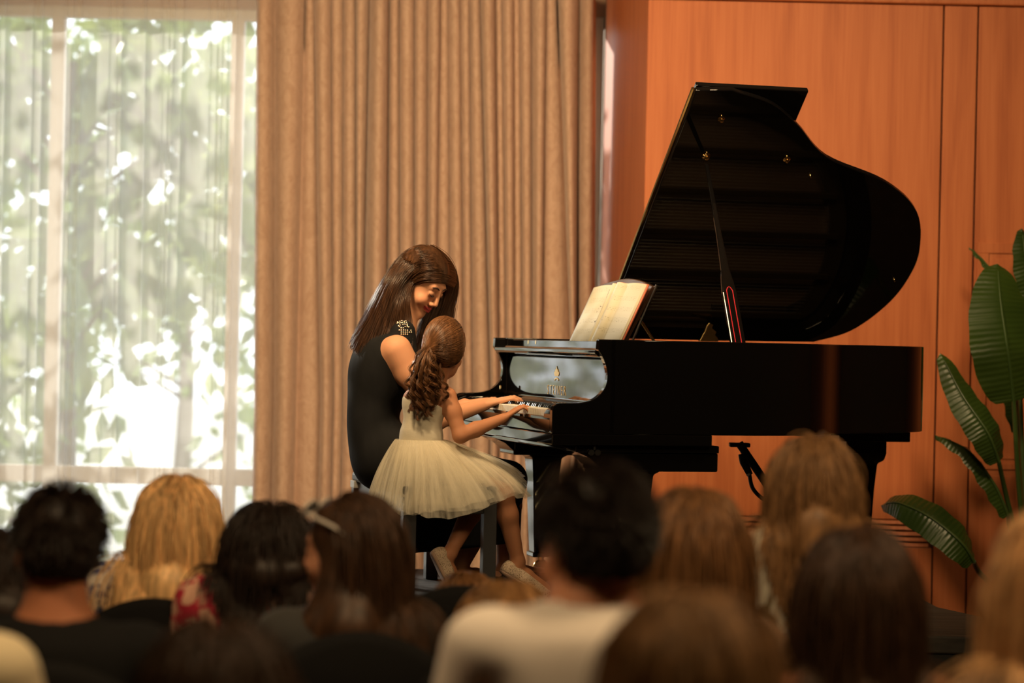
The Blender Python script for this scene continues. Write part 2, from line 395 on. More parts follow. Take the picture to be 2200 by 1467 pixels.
# fallboard, its logo, lock rail, shelf
fb = MB().prism([(.200, .745), (.212, .738), (.240, .76), (.240, .925), (.232, .932), (.224, .925), (.224, .764), (.214, .753)], .037, W - .037, 'y').build('fallboard', m_lac, pn, bevel=.003)
MB().prism([(.176, .940), (.168, .948), (.170, .960), (.182, .967), (.26, .967), (.26, .935), (.19, .935)], .036, W - .036, 'y').build('lock_rail', m_lac, pn, bevel=.003)
MB().box((.235, .062, .935), (.25, W - .062, .993)).build('front_board', m_lac, pn, bevel=.002)
for y in (1.05, 1.16): MB().lathe([(0, 0), (.009, 0), (.010, .003), (.0, .003)], (.2345, y, .984), 14, 'x').build('brass_screw', m_brass, pn)
MB().box((.25, .062, .93), (.66, W - .062, .955)).build('music_shelf', m_lac, pn, bevel=.002)
lk = MB().lathe([(0, 0), (.011, 0), (.009, -.004), (0, -.005)], (.183, W - .095, .79), 14, 'x').build('lock', m_brass, pn)
def text(body, size, loc, rot, m, parent, name='lettering', font_scale=(1, 1, 1), extr=.0006):
    c = bpy.data.curves.new(name, 'FONT'); c.body = body; c.size = size; c.align_x = 'CENTER'; c.extrude = extr; c.space_character = 1.55; c.offset = -.0011
    o = bpy.data.objects.new(name, c); COL.objects.link(o); o.parent = parent; o.location = loc; o.rotation_euler = rot; o.scale = font_scale; c.materials.append(m)
    me = bpy.data.meshes.new_from_object(o.evaluated_get(bpy.context.evaluated_depsgraph_get()))
    bpy.data.objects.remove(o); o = bpy.data.objects.new(name, me); COL.objects.link(o); o.parent = parent; o.location = loc; o.rotation_euler = rot; o.scale = font_scale
    o['kind'] = 'stuff'
    return o
m_gold = MAT('gold_inlay', (.95, .68, .30), .35, metal=.7)
# rotation so that text faces -x, reading from bass (left as seen by the player) to treble
lr = Matrix(((0, 0, -1), (-1, 0, 0), (0, 1, 0))).to_euler()
text('STEINER', .056, (.2228, .70, .778), lr, m_gold, fb, 'lettering', (.85, 1, 1))
em = MB()                                            # emblem: a crown of pointed leaves on a curved stem
for k, (dy, h, w_) in enumerate(((-.030, .024, .012), (-.016, .035, .014), (0, .046, .016), (.016, .035, .014), (.030, .024, .012))):
    em.prism([(.70 + dy * .6 - w_ / 2, .852), (.70 + dy * .8 - w_ * .7, .852 + h * .5), (.70 + dy, .846 + h), (.70 + dy * .8 + w_ * .7, .852 + h * .5), (.70 + dy * .6 + w_ / 2, .852)], .2218, .2238, 'x')
for k in range(6):
    a0, a1 = -.6 + k * .2, -.4 + k * .2
    em.prism([(.70 + .05 * math.sin(a0), .797 + .05 * math.cos(a0)), (.70 + .05 * math.sin(a1), .797 + .05 * math.cos(a1)), (.70 + .045 * math.sin(a1), .797 + .045 * math.cos(a1)), (.70 + .045 * math.sin(a0), .797 + .045 * math.cos(a0))], .2218, .2238, 'x')
eo = em.build('emblem', m_gold, fb)
# inside: soundboard, plate, strings
ins = inset(outer, .056)
sbp = [(.66, .06)] + [p for p in ins if p[0] > .67 or p[1] > 1.3] 
sbp = [p for p in ins if p[0] >= .55] + [(.55, W - .056), (.55, .056)]
MB().prism(sbp, .80, .812).build('soundboard', m_spruce, pn)
plate = MB()
def far_x(y):
    xs = []
    for a, b in zip(inner[:-1], inner[1:]):
        if (a[1] - y) * (b[1] - y) <= 0 and abs(a[1] - b[1]) > 1e-6: xs.append(a[0] + (b[0] - a[0]) * (y - a[1]) / (b[1] - a[1]))
    return min([x for x in xs if x > .7] or [.9])
for i in range(8):                                   # iron bars of the plate
    t = i / 7; y0 = .12 + t * 1.26; x1 = far_x(y0) - .05
    plate.box((.66, y0 - .014, .862), (max(.8, x1), y0 + .014, .893))
plate.box((.58, .06, .855), (.70, W - .06, .885))
plate.build('iron_plate', m_plate, pn, bevel=.004)
rim2 = inset(outer, .14)
rr = [[(o[0], o[1], .845), (o[0], o[1], .862), (i[0], i[1], .862), (i[0], i[1], .845)] for o, i in zip(inset(outer, .062)[3:-2], rim2[3:-2])]
MB().loft(rr).build('plate_flange', m_plate, pn, smooth=True)
stg = MB()
for i in range(90):
    y0 = .10 + i * (W - .2) / 89; xe_ = max(.8, far_x(y0) - .09)
    stg.tube([(.66, y0, .874), (xe_, y0, .868)], .0009, 3, False)
stg.build('strings', m_string, pn)['kind'] = 'stuff'
MB().box((.62, .06, .86), (.645, W - .06, .93)).build('damper_rail', m_lac, pn)
# underside beams
for y in (.55, .85, 1.15): MB().box((.62, y - .04, .665), (1.62, y + .04, .72)).build('back_post', m_beam, pn)
MB().box((1.50, .86, .60), (1.82, 1.34, .655)).build('tail_block', m_lac, pn, bevel=.004)
MB().box((1.30, .95, .62), (1.56, 1.30, .66)).build('back_post', m_beam, pn)
# lid with folded front flap
PHI = R_(40.4)
lid_pts = [(.654, 0.0), (.80, -.012)] + [(p[0] + .012, p[1] - .006) for p in curve[1:]] + [(1.2, W), (.654, W)]
lid = MB().prism([(x, y - W) for x, y in lid_pts], 0, .022).build('lid', m_lac, pn, smooth=True, bevel=.004, angle=50)
lid.location = (0, W, ZT + .006); lid.rotation_euler = (-PHI, 0, 0)
MB().box((.66, -W - .005, .0235), (1.125, 0, .0455)).build('lid_flap', m_lac, lid, bevel=.004)
MB().tube([(.650, -W + .01, .023), (.650, -.02, .023)], .008, 8).build('piano_hinge', m_brass, lid, smooth=True)
def on_lid(px, py):
    """lid-plane coordinates (u, -w) of a pixel"""
    best = None
    Mi = Matrix.Rotation(-PHI, 4, 'X'); n = (Matrix.Rotation(TH, 4, 'Z') @ Mi).to_3x3() @ Vector((0, 0, 1))
    p0 = L2W(0, W, ZT + .006); d = P(px, py, 1.) - Vector((0, 0, CAMZ)); t = (p0 - Vector((0, 0, CAMZ))).dot(n) / d.dot(n)
    h = Vector((0, 0, CAMZ)) + d * t - p0
    return h.dot(ux), h.dot((Matrix.Rotation(TH, 4, 'Z') @ Mi).to_3x3() @ Vector((0, 1, 0)))
for px, py, r_ in ((1549, 254, .013), (1690, 341, .014), (1517, 334, .016), (1740, 375, .005), (1920, 598, .005)):
    u, w_ = on_lid(px, py)
    MB().lathe([(0, 0), (r_, 0), (r_ * 1.1, -.004), (r_ * .5, -.008), (r_ * .55, -.018), (0, -.02)], (u, w_, 0), 14).build('brass_knob', m_brass, lid, smooth=True)
# prop stick
uu, ww = on_lid(1517, 334); top = Vector((uu, W + ww * math.cos(PHI), ZT - ww * math.sin(PHI) - .015)); bot = Vector((.75, .075, .955))
ax = (top - bot); ln = ax.length; ax.normalize(); sd = Vector((1, 0, 0)); sd = (sd - ax * sd.dot(ax)).normalized(); nn = ax.cross(sd)
ps = MB(); rg = []
for t, wd, th in ((0, .060, .018), (.30, .058, .018), (.355, .050, .017), (.42, .034, .016), (.6, .022, .014), (.98, .014, .011)):
    c = bot + ax * ln * t
    rg.append([c + sd * wd / 2 + nn * th / 2, c - sd * wd / 2 + nn * th / 2, c - sd * wd / 2 - nn * th / 2, c + sd * wd / 2 - nn * th / 2])
prop = ps.loft(rg).build('lid_prop', m_lac, pn, bevel=.004)
fl = [bot + ax * ln * .0 + sd * .012, bot + ax * ln * .31 + sd * .012, bot + ax * ln * .325 + sd * .006, bot + ax * ln * .33, bot + ax * ln * .325 - sd * .006, bot + ax * ln * .31 - sd * .012, bot - sd * .012]
sgn = 1 if (Matrix.Rotation(TH, 4, 'Z').to_3x3() @ nn).y < 0 else -1
MB().tube([p + nn * sgn * .0085 for p in fl], .0022, 6).build('felt_lining', m_felt, prop)
# brass locator on the far rim
lc = MB(); u0 = 1.10
lc.prism([(u0 - .045, 1.003), (u0 + .045, 1.003), (u0 + .04, 1.02), (u0 + .03, 1.03), (u0 + .035, 1.045), (u0 + .015, 1.06), (u0 + .02, 1.075), (u0 + .0, 1.085), (u0 - .012, 1.07), (u0 - .02, 1.045), (u0 - .03, 1.03), (u0 - .035, 1.018)], W - .12, W - .105, 'y')
lc.build('lid_hinge', m_brass, pn, bevel=.003)
# music desk
md = MB(); zt_ = lambda t: 1.222 + .030 * math.sin(math.pi * t) - .012 * t
ft = []; bk = []
for i in range(17):
    t = i / 16; y = .40 + .72 * t
    ft.append((y, zt_(1 - t)))
desk_poly = [(.40, .96)] + [(y, z) for y, z in ft] + [(1.12, .96)]
lean = .50
vs = []
for dx in (0, .014):
    for y, z in desk_poly: vs.append((.385 + (z - .96) * lean + dx, y, z))
n_ = len(desk_poly)
md.add(vs, [tuple(range(n_)), tuple(range(n_, 2 * n_))[::-1]] + [(i, (i + 1) % n_, (i + 1) % n_ + n_, i + n_) for i in range(n_)])
desk = md.build('music_desk', MAT('desk_lacquer', (.03, .014, .008), .12), pn, bevel=.003)
MB().tube([(.42, .40, .965), (.385 + .255 * lean + .012, .392, 1.215)], .005, 6).build('desk_edge', MAT('chrome_edge', (.7, .7, .7), .12, metal=1), desk, smooth=True)
for y in (.55, .97):
    MB().tube([(.50, y, 1.10), (.60, y, .96)], .006, 6).build('desk_support', m_brass, desk)
# legs
def leg(u, v, name='leg', top=.585):
    l_ = MB(); rg = []
    for z, h in ((.10, .042), (.40, .056), (.50, .064), (.515, .085), (.545, .092), (top, .092)):
        rg.append([(u - h, v - h, z), (u + h, v - h, z), (u + h, v + h, z), (u - h, v + h, z)])
    o = l_.loft(rg).build(name, m_lac, pn, bevel=.006)
    MB().box((u - .05, v - .05, .085), (u + .05, v + .05, .105)).build('toe', m_lac, o, bevel=.004)
    MB().lathe([(0, -.016), (.030, -.016), (.036, -.008), (.036, .008), (.030, .016), (0, .016)], (u, v, .037), 18, 'y').build('caster', m_brass, o, smooth=True)
    MB().tube([(u, v, .09), (u, v, .04)], .014, 8).build('caster_fork', m_brass, o)
    return o
leg(.36, .15); leg(.36, W - .15); leg(1.69, 1.10, top=.60)
MB().box((.20, .04, .515), (.66, .26, .585)).build('leg_plate', m_lac, pn, bevel=.006)
MB().box((.20, W - .26, .515), (.66, W - .04, .585)).build('leg_plate', m_lac, pn, bevel=.006)
MB().prism([(.02, .612), (.20, .612), (.20, .53), (.16, .565), (.10, .59)], .05, .27, 'y').build('leg_bracket', m_lac, pn, bevel=.004)
MB().prism([(.02, .612), (.20, .612), (.20, .53), (.16, .565), (.10, .59)], W - .27, W - .05, 'y').build('leg_bracket', m_lac, pn, bevel=.004)
# pedal lyre with braces
ly = MB().box((.38, .66, .12), (.43, .82, .19)).build('lyre', m_lac, pn, bevel=.004)
for y in (.68, .80): MB().tube([(.40, y, .18), (.40, y + (.03 if y > .7 else -.03), .38), (.40, y, .60)], [.014, .018, .014], 10).build('lyre_post', m_lac, ly, smooth=True)
for y in (.69, .74, .79): MB().loft([[(.30 + x, y - h, .075), (.30 + x, y + h, .075), (.30 + x, y + h, .083), (.30 + x, y - h, .083)] for x, h in ((-.06, .004), (-.05, .012), (-.02, .011), (.02, .006), (.09, .005))]).build('pedal', m_brass, ly, bevel=.002)
for y in (.69, .79): MB().tube([(.43, y, .17), (.74, y, .64)], .005, 8).build('lyre_brace', m_brass, ly)
wn = MB(); wn.tube([(.17, .02, .61), (.17, .02, .594)], .006, 8); wn.lathe([(0, -.004), (.011, -.004), (.011, .004), (0, .004)], (.158, .02, .585), 12, 'y'); wn.lathe([(0, -.004), (.011, -.004), (.011, .004), (0, .004)], (.182, .02, .585), 12, 'y')
wn.build('wing_screw', m_black_trim, pn)
# ------------------------------------------------------------------ open music book on the desk
bk_ = thing('music_book', 'open music book with cream pages standing on the piano desk', 'book', L2W(.385, .665, .965), TH)
m_page = MAT('sheet_music_page', (.52, .49, .38), .75, spec=.2)
def printed(m):
    """faint staves and notes printed on the page"""
    n, l, b = nodes(m); uv = n.new('ShaderNodeTexCoord')
    sp = n.new('ShaderNodeSeparateXYZ'); l.new(uv.outputs['UV'], sp.inputs[0])
    def math_(op, a, c=None, v=None):
        q = n.new('ShaderNodeMath'); q.operation = op
        l.new(a, q.inputs[0])
        if c is not None: l.new(c, q.inputs[1])
        if v is not None: q.inputs[1].default_value = v
        return q.outputs[0]
    sysv = math_('FRACT', math_('MULTIPLY', sp.outputs[1], v=6.))
    in_sys = math_('MULTIPLY', math_('GREATER_THAN', sysv, v=.35), math_('LESS_THAN', sysv, v=.80))
    lines = math_('LESS_THAN', math_('FRACT', math_('MULTIPLY', sysv, v=22.)), v=.22)
    no = n.new('ShaderNodeTexNoise'); no.inputs['Scale'].default_value = 46; no.inputs['Detail'].default_value = 1; l.new(uv.outputs['UV'], no.inputs[0])
    dots = math_('GREATER_THAN', no.outputs[0], v=.64)
    mg = math_('MULTIPLY', math_('GREATER_THAN', sp.outputs[0], v=.10), math_('LESS_THAN', sp.outputs[0], v=.90))
    ink = math_('MULTIPLY', math_('MULTIPLY', math_('MAXIMUM', math_('MULTIPLY', lines, v=.22), math_('MULTIPLY', dots, v=.45)), in_sys), mg)
    mx = n.new('ShaderNodeMix'); mx.data_type = 'RGBA'; mx.inputs[6].default_value = (.52, .49, .38, 1); mx.inputs[7].default_value = (.12, .09, .05, 1)
    l.new(ink, mx.inputs[0]); l.new(mx.outputs[2], b.inputs['Base Color'])
printed(m_page)
def page(y0, y1, sgn, name, off, m, k=14, h=.248):
    """y0 at the spine, y1 at the fore edge; bulges near the spine"""
    V = []; F = []; UV = []
    for j in range(2):
        for i in range(k + 1):
            t = i / k; s_ = j * h
            bul = .030 * math.exp(-((t - .10) / .11) ** 2) * 1.0 + .006 * math.sin(math.pi * t)
            if t < .03: bul *= .3
            V.append((-off - bul + s_ * lean * .90, y0 + (y1 - y0) * t, s_ + bul * .35 + .006 * math.sin(math.pi * t) * j)); UV.append((t if sgn < 0 else 1 - t, j))
    for i in range(k): F.append((i, i + 1, k + 2 + i, k + 1 + i))
    o = np_mesh(name, V, F, m, bk_, True)
    uvl = o.data.uv_layers.new(name='UVMap')
    for lp in o.data.loops: uvl.data[lp.index].uv = UV[lp.vertex_index]
    so = o.modifiers.new('solid', 'SOLIDIFY'); so.thickness = .006; so.offset = 1
    return o
page(0, .40, 1, 'page', .014, m_page); page(0, -.285, -1, 'page', .014, m_page)
m_cov = MAT('book_cover', (.45, .12, .06), .5)
for a_, b_ in ((0, .406), (0, -.291)):
    page(a_, b_, 1, 'cover', .007, m_cov)
# printed vignettes of the left page and dark marks: flat ink shapes lying on the paper
m_ink = MAT('ink', (.10, .07, .05), .8)
ink = MB()
rnd = random.Random(3)
def on_page(t, s_, lift=.0155):
    bul = .006 * math.sin(math.pi * abs(t) / .28)
    return (-.014 - bul - lift + .014 + s_ * lean * .90 - .0008, t, s_ + .002)
def stroke(t0, s0, t1, s1, w_=.0022):
    a = Vector(on_page(t0, s0)); b = Vector(on_page(t1, s1)); d = (b - a).normalized(); nrm = Vector((-1, 0, lean)).normalized(); q = d.cross(nrm) * w_
    ink.add([a - q, a + q, b + q, b - q], [(0, 1, 2, 3)])
for (t0, s0, t1, s1, w_) in ((.085, .19, .105, .155, .004), (.105, .155, .10, .12, .003), (.07, .20, .10, .205, .003), (.09, .21, .11, .19, .004), (.12, .245, .125, .215, .002), (.14, .235, .135, .20, .002), (.20, .245, .17, .245, .003), (.22, .175, .15, .165, .0012), (.23, .14, .17, .145, .0012), (.10, .112, .15, .105, .002)):
    stroke(t0, s0, t1, s1, w_)
for k in range(3): stroke(-.05 - k * .012, .245, -.052 - k * .012, .215, .0018); stroke(-.20 - k * .012, .255, -.202 - k * .012, .215, .0018)
stroke(-.22, .20, -.24, .165, .002); stroke(-.05, .085, -.2, .075, .0015); stroke(-.05, .078, -.19, .066, .0015); stroke(-.21, .085, -.212, .062, .0025)
for k in range(22): stroke(-.03 - k * .0095, .168, -.034 - k * .0095, .166 + .004 * (k % 3), .0012)
ink.build('print', m_ink, bk_)['kind'] = 'stuff'
# ------------------------------------------------------------------ garden outside the window
m_ground = noise_mix(MAT('garden_paving', rough=.9), (.45, .44, .40), (.60, .58, .52), (2, 2, 2))
struct(MB().box((-30, YG + .25, FLOOR - .3), (20, 60, FLOOR - .2)).build('ground', m_ground))
m_bark = noise_mix(MAT('bark', rough=.9), (.10, .07, .045), (.18, .14, .09), (6, 6, 30))
def leaf_mat(name, c1, c2, tr=.5):
    m = bpy.data.materials.new(name); m.use_nodes = True; n = m.node_tree.nodes; l = m.node_tree.links; n.clear()
    o = n.new('ShaderNodeOutputMaterial'); mx = n.new('ShaderNodeMixShader'); t = n.new('ShaderNodeBsdfTranslucent')
    d = n.new('ShaderNodeBsdfPrincipled'); d.inputs['Roughness'].default_value = .35
    oi = n.new('ShaderNodeTexCoord'); no = n.new('ShaderNodeTexNoise'); no.inputs['Scale'].default_value = 2.5
    rp = n.new('ShaderNodeValToRGB'); rp.color_ramp.elements[0].position = .35; rp.color_ramp.elements[1].position = .65
    rp.color_ramp.elements[0].color = (*c1, 1); rp.color_ramp.elements[1].color = (*c2, 1)
    l.new(oi.outputs['Object'], no.inputs[0]); l.new(no.outputs[0], rp.inputs[0]); l.new(rp.outputs[0], d.inputs['Base Color']); l.new(rp.outputs[0], t.inputs[0])
    mx.inputs[0].default_value = tr; l.new(d.outputs[0], mx.inputs[1]); l.new(t.outputs[0], mx.inputs[2]); l.new(mx.outputs[0], o.inputs[0])
    return m
m_leaf1 = leaf_mat('garden_leaf', (.10, .16, .05), (.28, .36, .10))
m_leaf2 = leaf_mat('garden_leaf_pale', (.16, .22, .08), (.40, .44, .16))
def garden_tree(x, y, h, rx, n, lf, seed, m, label, z0=0.6):
    g = np.random.default_rng(seed); t = thing('garden_tree', label, 'tree', (x, y, FLOOR - .2), 0, 'trees outside the window')
    tr = MB(); pts = [(0, 0, 0), (.05, 0, h * .3), (-.06, .05, h * .6), (.05, 0, h * .92)]
    tr.tube([tuple(p) for p in smoothpath(pts, 4)], [.10 - .006 * i for i in range(13)], 8)
    tr.build('trunk', m_bark, t, smooth=True)
    centers = []
    for k in range(16):
        a = g.uniform(0, 6.28); zz = g.uniform(.12, .95) * h; e = np.array([math.cos(a) * rx * g.uniform(.3, 1), math.sin(a) * rx * .6 * g.uniform(.3, 1), zz + .25])
        centers.append(e)
        b = MB(); b.tube([tuple(p) for p in smoothpath([(0, 0, max(.2, zz - .35)), (e[0] * .5, e[1] * .5, zz), tuple(e)], 4)], [.030 - .003 * i for i in range(9)], 6); b.build('branch', m_bark, t, smooth=True)
    centers = np.array(centers)
    c = centers[g.integers(0, len(centers), n)] + g.normal(0, 1, (n, 3)) * np.array([rx * .24, rx * .2, h * .085])
    # each leaf: folded diamond of four triangles drooping
    d1 = g.normal(0, 1, (n, 3)); d1[:, 2] -= .8; d1 /= np.linalg.norm(d1, axis=1)[:, None]
    d2 = np.cross(d1, g.normal(0, 1, (n, 3))); d2 /= np.linalg.norm(d2, axis=1)[:, None]; d3 = np.cross(d1, d2)
    L = lf * g.uniform(.6, 1.25, n)[:, None]
    V = np.stack([c, c + d1 * L * .45 + d2 * L * .26 + d3 * L * .05, c + d1 * L, c + d1 * L * .45 - d2 * L * .26 + d3 * L * .05, c + d1 * L * .45], 1).reshape(-1, 3)
    b = np.arange(n)[:, None] * 5
    F = np.concatenate([b + np.array([[0, 1, 4, 4]])[:, :3], b + np.array([[1, 2, 4]]), b + np.array([[2, 3, 4]]), b + np.array([[3, 0, 4]])])
    np_mesh('foliage', V, F, m, t, False)['kind'] = 'stuff'
garden_tree(-3.1, 16.6, 3.9, 1.15, 1500, .26, 1, m_leaf1, 'leafy tree in the left window pane outside')
garden_tree(-1.4, 19.4, 3.8, 1.1, 1400, .27, 2, m_leaf2, 'pale leafy tree outside, nearest the beige drape')
garden_tree(-5.0, 19.6, 4.2, 1.3, 1500, .27, 3, m_leaf1, 'leafy tree farther left outside the window')
garden_tree(-3.2, 23.5, 4.6, 1.5, 1100, .28, 5, m_leaf1, 'distant leafy tree behind the window trees')
garden_tree(-5.7, 16.4, 4.2, 1.1, 620, .24, 6, m_leaf2, 'unseen sparse pale tree farthest left outside, placed to dapple the sunlight')  # unseen tree set in the sun's path, foliage thinned for dappled light
garden_tree(2.0, 19.0, 4.2, 1.3, 1300, .22, 8, m_leaf1, 'leafy tree outside, behind the beige drape')
# ------------------------------------------------------------------ bird-of-paradise plant at the panelling
m_bop = leaf_mat('plant_leaf', (.022, .048, .008), (.042, .080, .012), .12)
n_, l_ = m_bop.node_tree.nodes, m_bop.node_tree.links
pb = [q for q in n_ if q.type == 'BSDF_PRINCIPLED'][0]
uvn = n_.new('ShaderNodeTexCoord'); wv = n_.new('ShaderNodeTexWave'); wv.bands_direction = 'Y'; wv.inputs['Scale'].default_value = 9; wv.inputs['Distortion'].default_value = .8
bp = n_.new('ShaderNodeBump'); bp.inputs['Strength'].default_value = .35; bp.inputs['Distance'].default_value = .004
l_.new(uvn.outputs['UV'], wv.inputs[0]); l_.new(wv.outputs[0], bp.inputs['Height']); l_.new(bp.outputs[0], pb.inputs['Normal'])
m_stem = MAT('plant_stem', (.045, .085, .018), .45)
px0 = P(2215, 1200, 11.1)
pl = thing('potted_plant', 'tall broad-leaved plant with paddle leaves beside the wood panelling', 'plant', (px0.x, 11.1, FLOOR))
m_pot = MAT('plant_pot', (.05, .04, .035), .5)
MB().lathe([(0, 0), (.14, 0), (.19, .34), (.20, .36), (.185, .36), (.17, .33), (0, .33)], (0, 0, 0), 28).build('pot', m_pot, pl, smooth=True)
MB().lathe([(0, .31), (.172, .32), (.172, .335), (.08, .345), (0, .345)], (0, 0, 0), 24).build('soil', noise_mix(MAT('potting_soil', rough=.95), (.02, .013, .008), (.05, .03, .02), (60, 60, 60), bump=.5), pl)
def pleaf(mid, w0, side, fold=.25, k=22, stem_to=None, asym=(1, 1), sw=.008):
    """mid: pixels (px,py,Y) base to tip; w0 half width in metres; side: world direction of the blade"""
    pts = [np.array(P(*q)) for q in mid]; path = smoothpath(pts, max(2, k // (len(pts) - 1))); n = len(path); V = []; UV = []
    side = np.array(side, float); side /= np.linalg.norm(side)
    for i, p in enumerate(path):
        t = i / (n - 1); tg = path[min(i + 1, n - 1)] - path[max(i - 1, 0)]; tg /= np.linalg.norm(tg)
        sd = side - tg * side.dot(tg); sd /= np.linalg.norm(sd); nr = np.cross(tg, sd)
        wd = w0 * (math.sin(math.pi * min(1, t * .93 + .07)) ** .55) * (1 - .25 * t)
        for j in range(-4, 5):
            q = j / 4; a = asym[0] if q < 0 else asym[1]
            rp = .006 * math.sin(t * 34) * abs(q)
            V.append(p + sd * wd * q * a + nr * (abs(q) ** 1.3 * wd * fold + rp)); UV.append((q * .5 + .5, t))
    F = [(i * 9 + j, i * 9 + j + 1, (i + 1) * 9 + j + 1, (i + 1) * 9 + j) for i in range(n - 1) for j in range(8)]
    V = np.array(V) - np.array(pl.location)
    o = np_mesh('leaf', V, F, m_bop, pl, True)
    uvl = o.data.uv_layers.new(name='UVMap')
    for lp in o.data.loops: uvl.data[lp.index].uv = UV[lp.vertex_index]
    rib = MB(); rib.tube([tuple(p - np.array(pl.location) - np.array((0, .004, 0))) for p in path[:-2]], [sw * (1 - .8 * i / n) for i in range(n - 2)], 6); rib.build('midrib', m_stem, o, smooth=True)
    if stem_to:
        a = P(*mid[0]); b_ = P(*stem_to); c_ = Vector((px0.x + random.Random(len(mid) + int(a.x * 100)).uniform(-.06, .06), 11.1, FLOOR + .33))
        s_ = MB(); s_.tube([tuple(Vector(p) - pl.location) for p in smoothpath([a, b_, c_], 8)], [.010 + .004 * i / 16 for i in range(17)], 8); s_.build('stem', m_stem, pl, smooth=True)
pleaf([(2178, 862, 10.9), (2166, 760, 10.86), (2150, 650, 10.9), (2143, 566, 10.98)], .185, (1, .25, 0), .18, stem_to=(2192, 1080, 11.0))
pleaf([(2146, 992, 10.8), (2122, 930, 10.76), (2068, 850, 10.8), (2020, 758, 10.9)], .092, (.75, .35, .55), .35, stem_to=(2168, 1090, 10.95))
pleaf([(2166, 1108, 10.9), (2136, 1040, 10.88), (2080, 968, 10.9), (2008, 934, 10.98)], .060, (.5, .8, .5), .6, stem_to=(2174, 1150, 11.0))
pleaf([(2092, 1206, 10.6), (2065, 1165, 10.56), (2000, 1112, 10.6), (1930, 1080, 10.7), (1892, 1086, 10.8)], .098, (.35, .45, .75), .35, stem_to=(2114, 1240, 10.8))
pleaf([(2190, 700, 11.2), (2150, 610, 11.2), (2112, 560, 11.22), (2082, 531, 11.25)], .022, (.5, .8, .5), .5, stem_to=(2198, 1000, 11.2))
pleaf([(2250, 760, 11.2), (2228, 640, 11.2), (2205, 560, 11.2), (2196, 490, 11.25)], .085, (.9, .4, .1), .3, stem_to=(2240, 1000, 11.2))
pleaf([(2190, 930, 11.3), (2180, 870, 11.3), (2172, 800, 11.32), (2168, 740, 11.35)], .06, (.8, .5, .1), .3, stem_to=(2200, 1050, 11.2))
# ------------------------------------------------------------------ duet bench
m_bench = MAT('bench_grey', (.035, .035, .037), .35)
m_pad = MAT('bench_vinyl', (.015, .015, .015), .45)
bu0, bu1, bv0, bv1 = -.47, -.11, .33, 1.28
be = thing('piano_bench', 'dark grey duet bench in front of the keyboard', 'bench', L2W(0, 0, 0), TH)
MB().box((bu0, bv0, .40), (bu1, bv1, .44)).build('cushion', m_pad, be, bevel=.012)
MB().box((bu0 + .015, bv0 + .015, .335), (bu1 - .015, bv1 - .015, .40)).build('apron', m_bench, be, bevel=.003)
for u in (bu0, bu1 - .05):
    for v in (bv0, bv1 - .05):
        MB().box((u, v, 0), (u + .05, v + .05, .40)).build('leg', m_bench, be, bevel=.003)
MB().box((bu0 - .004, bv1 - .07, .375), (bu0 + .10, bv1 + .004, .405)).build('corner_plate', MAT('grey_plate', (.45, .43, .40), .4, metal=.5), be, bevel=.002)
# ------------------------------------------------------------------ microphone stand under the piano tail
ms0 = P(1745, 1200, 9.75)
ms = thing('microphone_stand', 'black microphone stand with boom under the piano', 'stand', (ms0.x, 9.75, 0))
def rel(px, py, Y): return tuple(P(px, py, Y) - ms.location)
m_blk = MAT('stand_black', (.006, .006, .006), .4)
MB().tube([rel(1588, 952, 9.75), rel(1610, 985, 9.75), rel(1700, 1118, 9.75)], .017, 10).build('boom', m_blk, ms, smooth=True)
MB().tube([(0, 0, .03), rel(1700, 1118, 9.75)], .013, 10).build('pole', m_blk, ms, smooth=True)
for a in (.4, 2.5, 4.6): MB().tube([(0, 0, .16), (.22 * math.cos(a), .22 * math.sin(a), .008)], .008, 8).build('leg', m_blk, ms, smooth=True)
MB().tube([rel(1594, 975, 9.7), rel(1598, 992, 9.7), rel(1610, 1018, 9.7)], [.016, .018, .013], 10).build('microphone', m_blk, ms, smooth=True)
MB().tube([rel(1609, 1016, 9.7), rel(1611, 1020, 9.7)], .0135, 10).build('collar', MAT('steel_ring', (.5, .5, .5), .3, metal=1), ms)
MB().tube(smoothpath([rel(1610, 1018, 9.7), rel(1618, 1050, 9.7), rel(1645, 1075, 9.7), rel(1690, 1090, 9.72), (0.02, 0, .3), (0, 0, .05)], 6), .008, 8).build('cable', m_blk, ms, smooth=True)
MB().box(tuple(Vector(rel(1583, 944, 9.75)) - Vector((.03, .03, .03))), tuple(Vector(rel(1600, 962, 9.75)) + Vector((.02, .03, .02)))).build('clamp', m_blk, ms, bevel=.004)
